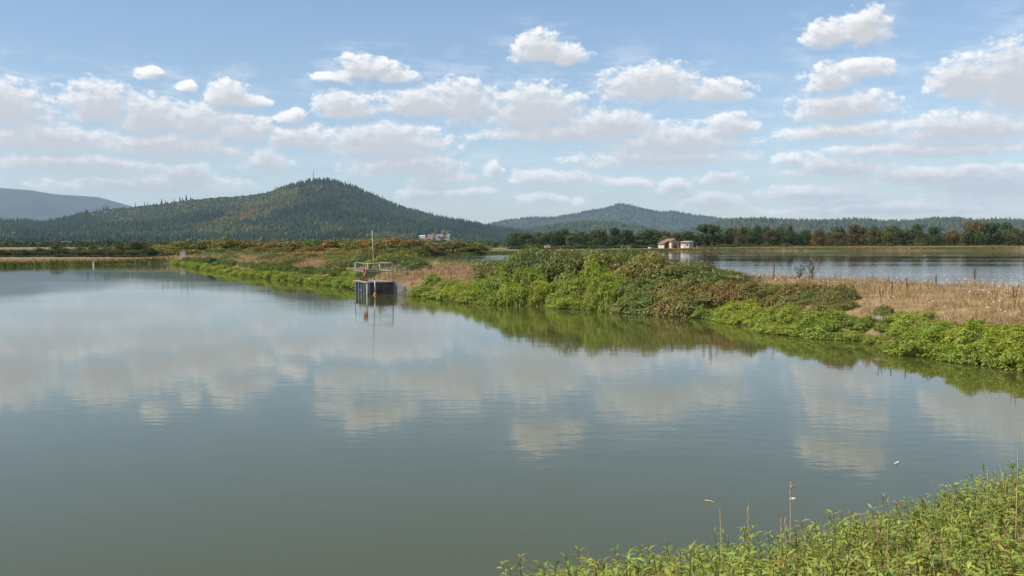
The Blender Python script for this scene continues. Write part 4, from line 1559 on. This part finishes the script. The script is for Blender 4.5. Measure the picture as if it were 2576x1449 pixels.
# local x along the front, y to the back, front of the left wing at y = 0; its right part stands 2.2 m forward
MB().box((1.05, 2.1, 0.95), (2.1, 4.2, 2.1)).build('left_wing_wall', MAT['cream'], ph)
MB().prism([(2.1, -0.1), (2.1, 2.55), (3.75, 3.55), (5.4, 2.55), (5.4, -0.1)], -2.0, 4.15).build('main_wall', MAT['cream'], ph)
MB().prism([(2.13, 0.0), (2.13, 2.5), (3.75, 3.5), (5.37, 2.5), (5.37, 0.0)], -2.03, -2.0).build('gable_shade', MAT['cream_shaded'], ph)  # thin sheet that paints the shade onto the gable front
MB().box((1.05, -0.016, 0.95), (2.06, 0.03, 2.0)).build('recess_shade', MAT['cream_shaded'], ph)  # same shade colour laid over the front of the left wing
MB().prism([(-0.45, 1.90), (-0.45, 2.02), (3.75, 3.95), (5.85, 2.75), (5.85, 2.62), (3.75, 3.78)], 0.0 - 0.45, 4.5).build('roof', MAT['roof'], ph)
MB().prism([(1.75, 2.78), (1.75, 2.92), (3.75, 3.90), (5.83, 2.72), (5.83, 2.60), (3.75, 3.74)], -2.5, -0.46).build('porch_roof', MAT['roof'], ph)
for xx in (3.25, 4.15):
    dr = MB().box((xx, -2.06, 1.1), (0.86, 0.06, 2.2)).build('door', MAT['door_red'], ph)
    MB().box((xx, -2.10, 1.55), (0.28, 0.03, 0.3)).build('pane', MAT['white'], dr)
    MB().box((xx, -2.10, 1.0), (0.05, 0.05, 0.12)).build('handle', MAT['galv'], dr)
MB().tube((3.75, -2.03, 2.95), (3.75, -2.10, 2.95), 0.22, seg=10).build('round_vent', MAT['dark'], ph)
MB().box((1.15, -0.05, 0.95), (1.25, 0.06, 1.9)).build('dark_doorway', MAT['dark'], ph)
MB().box((-0.03, 2.1, 1.15), (0.05, 0.7, 0.5)).build('vent_grille', MAT['grey'], ph)

sh = house_base('metal_shed', 'cream metal shed with a sloping tan roof right beside the pump house', 'shed', 1712, PD - 1.0, R(-35))
MB().prism([(0, -0.1), (0, 2.65), (3.4, 2.65), (3.4, -0.1)], 0, 3.9).build('wall', MAT['cream'], sh)
MB().box((3.415, 1.95, 1.25), (0.03, 3.86, 2.6)).build('side_shade', MAT['grey'], sh)  # grey sheet painting the shaded right side of the cream shed
MB().box((1.7, 1.75, 2.78), (3.9, 4.6, 0.14), Euler((R(4), 0, 0))).build('roof', MAT['roof_tan'], sh)
d_ = MB().box((0.65, -0.03, 1.0), (0.85, 0.06, 2.05)).build('door', MAT['white'], sh)
MB().box((0.65, -0.07, 1.5), (0.4, 0.03, 0.6)).build('pane', MAT['glass'], d_)
MB().box((1.75, -0.03, 1.1), (0.7, 0.06, 2.1)).build('door', MAT['grey'], sh)
MB().box((2.75, -0.03, 1.45), (0.7, 0.05, 0.7)).build('window', MAT['glass'], sh)

cb_ = house_base('intake_box', 'dark concrete intake box at the far waterline left of the pump house', 'water intake', 1640, 357, 0, z=0.0)
MB().box((0, 0.6, 0.25), (1.9, 1.2, 0.75)).build('wall', MAT['concrete_dark'], cb_)
MB().box((0, 0.6, 0.66), (2.1, 1.4, 0.08)).build('deck', MAT['concrete'], cb_)
for xx in (-0.9, 0.9):
    MB().tube((xx, 0.1, 0.68), (xx, 0.1, 1.35), 0.05, seg=6).build('post', MAT['galv'], cb_)
MB().tube((-0.9, 0.1, 1.33), (0.9, 0.1, 1.33), 0.04, seg=6).build('rail', MAT['galv'], cb_)
wc = house_base('white_tank', 'small white tank on the bank left of the pump house', 'tank', 1634, PD - 2, 0)
MB().tube((-0.5, 0, 0.35), (0.5, 0, 0.35), 0.3, seg=12).build('tank_body', MAT['white'], wc)
MB().box((0, 0, 0.02), (0.8, 0.5, 0.14)).build('cradle', MAT['concrete'], wc)
pp_ = house_base('lamp_post', 'thin dark post standing at the left corner of the pump house', 'post', 1655, PD - 1, 0)
MB().tube((0, 0, -0.2), (0, 0, 2.1), 0.06, 0.05, 8).build('pole', MAT['grey'], pp_)
MB().box((0, -0.1, 2.1), (0.2, 0.4, 0.12)).build('lamp_head', MAT['grey'], pp_)

# red machines on the far dirt road


def implement(px, dist, s_, label):
    t = house_base('farm_implement', label, 'farm machine', px, dist, R(6), z=gz(ray_xy(px, dist)))
    t.scale = (s_, s_, s_)
    MB().box((0.5, 0, 0.75), (1.5, 0.9, 0.5), bev=0.08).build('body', MAT['red'], t)
    MB().box((-0.9, 0, 0.95), (1.6, 1.2, 0.7), bev=0.1).build('hopper', MAT['grey'], t)
    MB().tube((1.2, 0, 0.9), (4.2, 0.1, 1.05), 0.09, 0.06, 8).build('boom', MAT['red'], t)
    MB().tube((-1.7, 0, 0.95), (-2.6, 0, 0.85), 0.08, 0.06, 8).build('hitch', MAT['red'], t)
    for xx in (-1.0, 0.7):
        for yy in (-0.62, 0.62):
            w = MB().tube((xx, yy - 0.12, 0.42), (xx, yy + 0.12, 0.42), 0.42, seg=16).build('wheel', MAT['dark'], t)
            MB().tube((xx, yy - 0.13, 0.42), (xx, yy + 0.13, 0.42), 0.2, seg=12).build('rim', MAT['red'], w)


implement(1385, 322, 1.15, 'red and grey farm sprayer with a long boom parked on the far dirt road')
implement(1757, 382, 0.55, 'small red machine parked on the far bank right of the shed')

# cabinet, post and marker on the left
x, y = ray_xy(463, 146)
kb = thing('control_cabinet', 'grey metal control cabinet on a post at the far corner of the near pond', 'cabinet', (x, y, gz((x, y))), R(15))
MB().box((0, 0, 0.55), (0.5, 0.3, 0.7), bev=0.01).build('body', MAT['grey'], kb)
MB().box((0, -0.165, 0.55), (0.42, 0.02, 0.6)).build('door', MAT['white'], kb)
MB().box((0, 0, 0.94), (0.62, 0.42, 0.06)).build('cap', MAT['white'], kb)
for xx in (-0.15, 0.15):
    MB().tube((xx, 0, -0.15), (xx, 0, 0.22), 0.05, seg=8).build('leg', MAT['galv'], kb)
MB().tube((-0.4, 0, -0.1), (-0.4, 0, 0.95), 0.04, seg=8).build('post', MAT['white'], kb)
p = on_plane(235, 668)
mk = thing('marker_post', 'short white marker post at the waterline of the far left shore', 'post', (p[0], p[1], 0), 0)
MB().box((0, 0, 0.1), (0.16, 0.12, 0.75), bev=0.02).build('post', MAT['white'], mk)
MB().box((0, -0.066, 0.3), (0.12, 0.012, 0.12)).build('plate', MAT['grey'], mk)

# ------------------------------------------------------------------ houses at the foot of the hill


def house(px, py, w, d, h, rz, wall, roof, name, label, cat, rise=0.35, group=None):
    qs = np.linspace(0.0, 0.6, 240)
    P = hill_at(np.full(240, px), qs)
    yy = HY - (P[:, 2] - EYE) / P[:, 1] * F
    i = int(np.argmin(np.abs(yy - py)))
    P = P[i]
    t = thing(name, label, cat, (P[0], P[1], P[2] + 1.5), rz, group)
    MB().prism([(-w / 2, -4), (-w / 2, h), (0, h + rise * w * 0.5), (w / 2, h), (w / 2, -4)], -d / 2, d / 2).build('wall', wall, t)
    k_ = 0.6
    MB().prism([(-w / 2 - k_, h - k_ * rise + 0.1), (-w / 2 - k_, h - k_ * rise + 0.5), (0, h + rise * w * 0.5 + 0.6), (w / 2 + k_, h - k_ * rise + 0.5), (w / 2 + k_, h - k_ * rise + 0.1), (0, h + rise * w * 0.5 + 0.15)], -d / 2 - k_, d / 2 + k_).build('roof', roof, t)
    MB().box((0, -d / 2 - 0.05, 1.2), (1.4, 0.1, 2.4)).build('door', MAT['dark'], t)
    for xx in (-w / 4 - 0.4, w / 4 + 0.4):
        MB().box((xx, -d / 2 - 0.05, h * 0.55), (1.5, 0.1, 1.3)).build('window', MAT['glass'], t)
    for yy_ in (-d / 4, d / 4):
        MB().box((-w / 2 - 0.05, yy_, h * 0.55), (0.1, 1.6, 1.3)).build('window', MAT['glass'], t)
        MB().box((w / 2 + 0.05, yy_, h * 0.55), (0.1, 1.6, 1.3)).build('window', MAT['glass'], t)
    return t


house(165, 619, 9, 16, 4.2, R(62), MAT['white'], MAT['cream'], 'farm_house', 'white farmhouse at the left foot of the hill above the tan field', 'house')
house(195, 614, 6, 8, 3.2, R(50), MAT['cream'], MAT['roof'], 'cottage', 'small pale cottage half hidden in trees right of the white farmhouse', 'house')
house(283, 608, 5, 7, 3.0, R(80), MAT['white'], MAT['white'], 'white_shed', 'small bright white shed among trees low on the hill', 'shed')
house(1061, 599, 9, 20, 4.2, R(78), MAT['cream'], MAT['white'], 'long_barn', 'long barn with a pale roof left of the blue roofed house on the hill', 'barn', 0.3)
house(1108, 596, 9, 15, 3.6, R(75), MAT['white'], MAT['blue'], 'hill_house', 'blue roofed house in the clearing low on the hill', 'house', 0.4)
house(1132, 595, 9, 14, 3.6, R(96), MAT['white'], MAT['blue'], 'hill_house', 'right one of two blue roofed buildings in the hill clearing', 'house', 0.5)
house(1117, 606, 5, 14, 3.2, R(86), MAT['white'], MAT['white'], 'white_trailer', 'long white trailer home below the blue roofed house', 'trailer', 0.12)
house(1089, 597, 5, 9, 2.6, R(84), MAT['grey'], MAT['roof'], 'garden_shed', 'low brown roofed shed between the barn and the blue roofed house', 'shed')

# masts on the summits
P = hill_at(np.array([790.0]), np.array([0.985]))[0]
mh = EYE + (HY - 428) / F * P[1] - P[2]
mast = thing('radio_mast', 'tall thin radio mast on the summit of the near hill', 'mast', tuple(P), 0)
for a in range(3):
    c_, s_ = math.cos(a * 2.094), math.sin(a * 2.094)
    MB().tube((2.2 * c_, 2.2 * s_, -2), (0.5 * c_, 0.5 * s_, mh * 0.85), 0.7, 0.6, 5).build('leg', MAT['grey'], mast)
lat = MB()
for k_ in range(9):
    f0, f1 = k_ / 9, (k_ + 1) / 9
    for a in range(3):
        r0_, r1_ = 2.2 - 1.7 * f0, 2.2 - 1.7 * f1
        lat.tube((r0_ * math.cos(a * 2.094), r0_ * math.sin(a * 2.094), f0 * mh * 0.85), (r1_ * math.cos((a + 1) * 2.094), r1_ * math.sin((a + 1) * 2.094), f1 * mh * 0.85), 0.4, seg=4)
lat.build('lattice', MAT['grey'], mast)
MB().tube((0, 0, mh * 0.84), (0, 0, mh), 0.7, 0.5, 6).build('antenna', MAT['white'], mast)
for zz in (0.7, 0.93):
    MB().tube((-1.2, -0.6, mh * zz), (-1.2, -1.0, mh * zz), 1.1, seg=10).build('dish', MAT['white'], mast)
P = mtn_at(np.array([1560.0]), np.array([0.98]))[0]
m2 = thing('radio_mast', 'tiny distant mast on the pointed blue summit', 'mast', tuple(P), 0)
MB().tube((0, 0, -5), (0, 0, 55), 1.6, 0.8, 6).build('pole', MAT['grey'], m2)
MB().tube((0, 0, 42), (0, 0, 46), 3.0, seg=8).build('antenna', MAT['grey'], m2)

# ------------------------------------------------------------------ smartweed on the near bank


def leaf_geo():
    """lance-shaped drooping leaf of unit length along +x: spine and two folded halves, 12 triangles"""
    s_ = np.array([(0, 0), (0.25, 0.06), (0.5, 0.05), (0.75, -0.06), (1.0, -0.26)])
    w = (0.082, 0.108, 0.068)
    v = [(x, 0, z) for x, z in s_]
    for sg in (1, -1):
        for i in range(3):
            v.append((s_[i + 1][0], sg * w[i], s_[i + 1][1] + 0.03))
    f = []
    for b, flip in ((5, 0), (8, 1)):
        for t_ in ((0, b, 1), (1, b, b + 1), (1, b + 1, 2), (2, b + 1, b + 2), (2, b + 2, 3), (3, b + 2, 4)):
            f.append(t_ if flip else (t_[0], t_[2], t_[1]))
    return np.array(v), np.array(f)


LV, LF = leaf_geo()
LEAFM = [np_mesh('smartweed_leaf', LV * (1, a, b), LF, MAT['leaf'], np.ones((len(LV), 3)), smooth=True) for a, b in ((1, 1), (0.85, 1.6), (1.15, 0.6))]


def spike_geo():
    v = [(0, 0, 0)]
    for z, r_ in ((0.2, 0.11), (0.6, 0.12), (0.9, 0.06)):
        for k_ in range(5):
            a = k_ * 1.2566 + z
            v.append((r_ * math.cos(a), r_ * math.sin(a), z))
    v.append((0, 0, 1))
    f = []
    for k_ in range(5):
        j = (k_ + 1) % 5
        f.append((0, 1 + j, 1 + k_))
        for b in (1, 6):
            f += [(b + k_, b + j, b + 5 + j), (b + k_, b + 5 + j, b + 5 + k_)]
        f.append((11 + k_, 11 + j, 16))
    return np.array(v), np.array(f)


SV, SF = spike_geo()
PINK = np.array((0.42, 0.19, 0.16))
SPIKEM = np_mesh('flower_spike', SV, SF, MAT['leaf'], np.tile(PINK, (len(SV), 1)), smooth=True)


def rotmats(az, pitch, roll):
    ca, sa, cp, sp_, cr, sr = np.cos(az), np.sin(az), np.cos(pitch), np.sin(pitch), np.cos(roll), np.sin(roll)
    Zm = np.zeros((len(az), 3, 3))
    Zm[:, 0, 0], Zm[:, 0, 1], Zm[:, 1, 0], Zm[:, 1, 1], Zm[:, 2, 2] = ca, -sa, sa, ca, 1
    Ym = np.zeros_like(Zm)
    Ym[:, 0, 0], Ym[:, 0, 2], Ym[:, 2, 0], Ym[:, 2, 2], Ym[:, 1, 1] = cp, -sp_, sp_, cp, 1
    Xm = np.zeros_like(Zm)
    Xm[:, 1, 1], Xm[:, 1, 2], Xm[:, 2, 1], Xm[:, 2, 2], Xm[:, 0, 0] = cr, -sr, sr, cr, 1
    return Zm @ Ym @ Xm


SWN = [(0.260, 0.310, 0.055), (0.300, 0.335, 0.062), (0.205, 0.270, 0.048)]


def plant_spots(n, lo, hi):
    """points on the near bank, lo..hi metres inland of the waterline"""
    out = []
    ns = []
    for a, b in zip(NEAR[:-3], NEAR[1:-2]):
        m = max(2, int(np.linalg.norm(b - a) / 0.1))
        ns.append(a + (b - a) * np.linspace(0, 1, m, endpoint=False)[:, None])
    ns = np.vstack(ns)
    cand = ns[rng.integers(0, len(ns), n * 6)] + np.column_stack([rng.uniform(-1, 1, n * 6), rng.uniform(-hi - 1, 1, n * 6)])
    d = poly_sd(cand, POND1)
    m = (d > lo) & (d < hi) & (cand[:, 1] > 4.6) & (cand[:, 0] > -2.2) & (cand[:, 0] < 0.60 * cand[:, 1] + 3.5) & (cand[:, 0] > np.clip(7.2 - cand[:, 1], 0, 3) * 0.32)
    return cand[m][:n]


def near_weeds():
    VV, FF, CC, base = [], [], [], 0

    def add(v, f, c):
        nonlocal base
        VV.append(v)
        FF.append(f + base)
        CC.append(c)
        base += len(v)

    P = plant_spots(4300, -0.35, 4.2)
    z = np.maximum(ground_h(P), -0.02)
    H = rng.uniform(0.28, 0.55, len(P)) * (0.75 + 0.6 * fbm(P[:, 0] * 0.9, P[:, 1] * 0.9, 2))
    for i in range(len(P)):
        nl = int(rng.integers(15, 22))
        t = np.sort(1 - 0.8 * rng.uniform(0, 1, nl) ** 1.5)
        lean = rng.normal(size=2) * 0.10
        stem = np.column_stack([P[i, 0] + lean[0] * t * H[i] * 2, P[i, 1] + lean[1] * t * H[i] * 2, z[i] + t * H[i]])
        az = np.arange(nl) * 2.4 + rng.uniform(0, 6.28) + rng.normal(size=nl) * 0.35
        pit = np.interp(t, [0.2, 0.9, 1.0], [-0.05, 0.25, 0.6]) + rng.normal(size=nl) * 0.25
        Rm = rotmats(az, pit, rng.normal(size=nl) * 0.35)
        ln = rng.uniform(0.055, 0.095, nl) * np.interp(t, [0.2, 0.8, 1.0], [1.0, 1.05, 0.85])
        lv = LV * np.array((1, rng.uniform(0.8, 1.25), rng.uniform(0.4, 1.8)))
        v = np.einsum('nij,kj->nki', Rm, lv) * ln[:, None, None] + stem[:, None, :]
        f = (LF[None] + (np.arange(nl) * len(LV))[:, None, None]).reshape(-1, 3)
        col = np.array(SWN[int(rng.integers(0, 3))]) * rng.uniform(0.8, 1.2) * rng.uniform(0.8, 1.2, (nl, 1)) * (1 + rng.uniform(-1, 1, (nl, 1)) * (0.14, 0.02, -0.1))
        old = rng.random(nl) < 0.02
        col[old] = (0.28, 0.15, 0.06)
        add(v.reshape(-1, 3), f, np.repeat(col, len(LV), 0))
        # stem
        a0 = np.array((P[i, 0], P[i, 1], z[i] - 0.03))
        a1 = np.array((P[i, 0] + lean[0] * H[i] * 2, P[i, 1] + lean[1] * H[i] * 2, z[i] + H[i]))
        ring = np.array([(math.cos(q), math.sin(q), 0) for q in (0, 2.09, 4.19)]) * 0.004
        sv = np.vstack([a0 + ring, a1 + ring * 0.5])
        sf = np.array([(0, 1, 4), (0, 4, 3), (1, 2, 5), (1, 5, 4), (2, 0, 3), (2, 3, 5)])
        add(sv, sf, np.tile((0.11, 0.09, 0.035), (6, 1)))
        if rng.random() < 0.13:
            s_ = rng.uniform(0.03, 0.055)
            Rm = rotmats(np.array([rng.uniform(0, 6.28)]), np.array([rng.normal() * 0.3]), np.array([rng.normal() * 0.3]))[0]
            add((SV * s_ * (0.7, 0.7, 1)) @ Rm.T + a1 + (0, 0, 0.01), SF, np.tile(PINK * rng.uniform(0.8, 1.2), (len(SV), 1)))
    # dry stems threading through, thicker towards the lower right
    Q = plant_spots(2600, 0.4, 4.4)
    w = np.clip((Q[:, 0] - 0.4) / 3.0, 0.06, 1) * np.clip((poly_sd(Q, POND1) - 0.4) / 2.2, 0.12, 1)
    Q = Q[rng.random(len(Q)) < w]
    zq = ground_h(Q)
    v, f, c = blades(np.column_stack([Q, zq]), rng.uniform(0.35, 0.8, len(Q)), rng.uniform(0.004, 0.009, len(Q)), pick([(0.38, 0.22, 0.11), (0.30, 0.15, 0.075), (0.48, 0.33, 0.19)], len(Q)), 0.9)
    f3 = np.concatenate([f[:, (0, 1, 2)], f[:, (0, 2, 3)]], 0)
    add(v, f3, c)
    tag(obj('smartweed', np_mesh('smartweed', np.vstack(VV), np.vstack(FF), MAT['leaf'], np.vstack(CC))), label='dense bright green smartweed covering the near bank', kind='stuff')


near_weeds()


def bank_grass():
    n = 60000
    P = np.column_stack([rng.uniform(-9, 19, n), rng.uniform(-4, 17, n)])
    d = poly_sd(P, POND1)
    m = (d > np.where(P[:, 0] > 0, 3.2, 0.5)) & (d < 11) & (poly_sd(P, POND2) > 0.5) & (np.hypot(P[:, 0], P[:, 1]) > 1.2)
    P = P[m]
    n = len(P)
    hgt = rng.uniform(0.06, 0.32, n) * (0.3 + 1.2 * fbm(P[:, 0] * 0.8, P[:, 1] * 0.8, 3))
    v, f, c = blades(np.column_stack([P, ground_h(P) - 0.01]), hgt, rng.uniform(0.004, 0.010, n), pick(STRAW + [(0.14, 0.15, 0.05)], n), 1.2)
    tag(obj('bank_grass', np_mesh('bank_grass', v, f, MAT['dry'], c)), label='short dry grass on top of the near bank', kind='stuff')


bank_grass()


def single_plants():
    P = plant_spots(900, -0.28, 0.5)
    # keep the ones on the outer edge, spread along it
    pp = CX + P[:, 0] / P[:, 1] * F
    o = np.argsort(pp)
    sel, last = [], -1e9
    for i in o:
        if pp[i] - last > 20 and pp[i] > 1280 and pp[i] < 2600:
            sel.append(i)
            last = pp[i]
    for k_, i in enumerate(sel):
        x, y = P[i]
        z = max(gz((x, y)), 0.0) - 0.03
        H = random.uniform(0.42, 0.62)
        flower = random.random() < 0.3
        t = thing('smartweed_plant', f"leafy smartweed stem{' with pink spike' if flower else ''} edging the near bank, {nth(k_)} from the left", 'plant', (x, y, z), random.uniform(0, 6.28), 'smartweed stems along the edge of the near bank')
        lx, ly = random.gauss(0, .05), random.gauss(0, .05)
        MB().tube((0, 0, 0), (lx, ly, H), 0.005, 0.003, 5).build('stem', MAT['stemg'], t)
        nl = random.randint(13, 17)
        for j in range(nl):
            f_ = 0.30 + 0.70 * ((j + 0.5) / nl) ** 0.7
            lo = obj('leaf', LEAFM[random.randrange(3)], t, (lx * f_, ly * f_, H * f_))
            pit = np.interp(f_, [0.3, 0.9, 1.0], [-0.1, 0.25, 0.6]) + random.gauss(0, .2)
            lo.rotation_euler = (random.gauss(0, .25), -pit, j * 2.4 + random.gauss(0, .3))
            s_ = random.uniform(0.07, 0.11) * np.interp(f_, [0.3, 0.8, 1.0], [1, 1.05, 0.7])
            lo.scale = (s_, s_, s_)
            b = random.uniform(0.82, 1.2)
            lo.color = (0.265 * b, 0.31 * b, 0.056 * b, 1)
        if flower:
            fo = obj('flower_spike', SPIKEM, t, (lx, ly, H + 0.005))
            fo.scale = (0.045, 0.045, 0.055)


MAT['stemg'] = plain('smartweed_stem', (0.13, 0.11, 0.04), 0.6, var=0.2)
MAT['straw'] = plain('straw_stem', (0.46, 0.33, 0.20), 0.8, var=0.2, scale=30)
MAT['buff'] = plain('dry_bud', (0.45, 0.24, 0.15), 0.8, var=0.1)
MAT['flower'] = plain('white_petal', (0.78, 0.74, 0.68), 0.7, var=0.06)
single_plants()


def stalk(px, py_top, dist, h, label, lean=0.0, head=True, bits=False):
    """a tall dry stalk whose tip stands at picture row py_top"""
    x, y = ray_xy(px, dist)
    ztop = EYE - (py_top - HY) / F * dist
    t = thing('grass_stalk', label, 'dry stalk', (x, y, ztop - h), 0, 'tall dry stalks on the near bank')
    m = Vector((lean * 0.5, 0.0, h * 0.55))
    tip = Vector((lean * 0.0, 0.0, h))
    base = Vector((-lean, 0, 0))
    MB().tube(base, m * 0.5 + base * 0.5, 0.006, 0.005, 5).tube(m * 0.5 + base * 0.5, tip, 0.005, 0.003, 5).build('stem', MAT['straw'], t)
    if head:
        hd = MB()
        for k_ in range(8):
            f_ = 0.80 + 0.2 * k_ / 8
            q = base.lerp(tip, f_)
            q.x = (m * 0.5 + base * 0.5).lerp(tip, (f_ - 0.3) / 0.7).x
            hd.ball((q.x + random.uniform(-.006, .006), q.y, q.z), (0.005, 0.005, 0.02), 1, 0.2, k_)
        hd.build('seed_head', MAT['straw'], t)
    if bits:
        MB().ball((tip.x + 0.02, 0, h - 0.14), (0.022, 0.012, 0.012), 1, 0.2, 3).build('petal', MAT['flower'], t)
        MB().ball((tip.x + 0.01, 0, h - 0.04), (0.010, 0.009, 0.018), 1, 0.2, 5).build('bud', MAT['buff'], t)
    return t


stalk(1996, 1217, 8.0, 0.95, 'tallest dry stalk on the near bank with a pale petal near its tip', -0.02, True, True)
stalk(1889, 1272, 7.8, 0.75, 'dry grass stalk with a feathery seed head, left of the tallest stalk', -0.03)
stalk(1817, 1286, 7.6, 0.72, 'bare dry stalk leaning left, leftmost of the tall stalks', -0.09, False)
stalk(1974, 1312, 7.8, 0.5, 'short dry stalk just left of the tallest stalk', 0.0)
stalk(1984, 1308, 7.7, 0.5, 'forked dry stalk touching the foot of the tallest stalk', -0.06)
stalk(2086, 1345, 7.9, 0.4, 'faint short stalk right of the tallest stalk', 0.02)
stalk(2496, 1185, 8.8, 0.55, 'dry stalk above the green bank near the right edge', -0.01)
stalk(2572, 1085, 7.0, 1.6, 'tall reddish stalk cut by the right edge', 0.01, False)
stalk(2548, 1260, 7.4, 0.9, 'dry stalk inside the right edge of the green bank', 0.02)

# floating feather, leaf scrap and twig
p = on_plane(2264, 1166, 0.03)
ft_scale = 0.4
ft = thing('feather', 'small white feather floating on the pond right of the centre', 'feather', (p[0], p[1], 0.008), R(20))
MB().prism([(-0.075, 0.004), (-0.03, 0.02), (0.05, 0.045), (0.085, 0.06), (0.03, 0.012)], -0.025, 0.03).build('vane', MAT['flower'], ft)
MB().tube((-0.11, 0, 0.006), (0.07, 0.0, 0.05), 0.003, 0.002, 5).build('quill', MAT['straw'], ft)
ft.scale = (ft_scale,) * 3
p = on_plane(1790, 1268, 0.0)
tw = thing('floating_twig', 'pale straw floating on the water left of the dry stalks', 'twig', (p[0], p[1], 0.006), R(-40))
MB().tube((-0.06, 0, 0), (0.02, 0.0, 0.004), 0.006, 0.006, 6).tube((0.02, 0.0, 0.004), (0.07, -0.02, 0.0), 0.006, 0.003, 6).build('straw', MAT['straw'], tw)

# ------------------------------------------------------------------ air
hz = MB().box((0, 5000, 474), (36000, 30000, 952)).build('haze', MAT['white'])
hz.data.materials.clear()
hm = bpy.data.materials.new('air')
hm.use_nodes = True
nt = hm.node_tree
nt.nodes.clear()
pv = nt.nodes.new('ShaderNodeVolumePrincipled')
pv.inputs['Color'].default_value = (0.60, 0.77, 1.0, 1)
pv.inputs['Density'].default_value = 3.9e-5
pv.inputs['Anisotropy'].default_value = 0.0
mo = nt.nodes.new('ShaderNodeOutputMaterial')
nt.links.new(pv.outputs[0], mo.inputs['Volume'])
hz.data.materials.append(hm)
tag(hz, label='thin blue haze over the whole valley', kind='stuff')
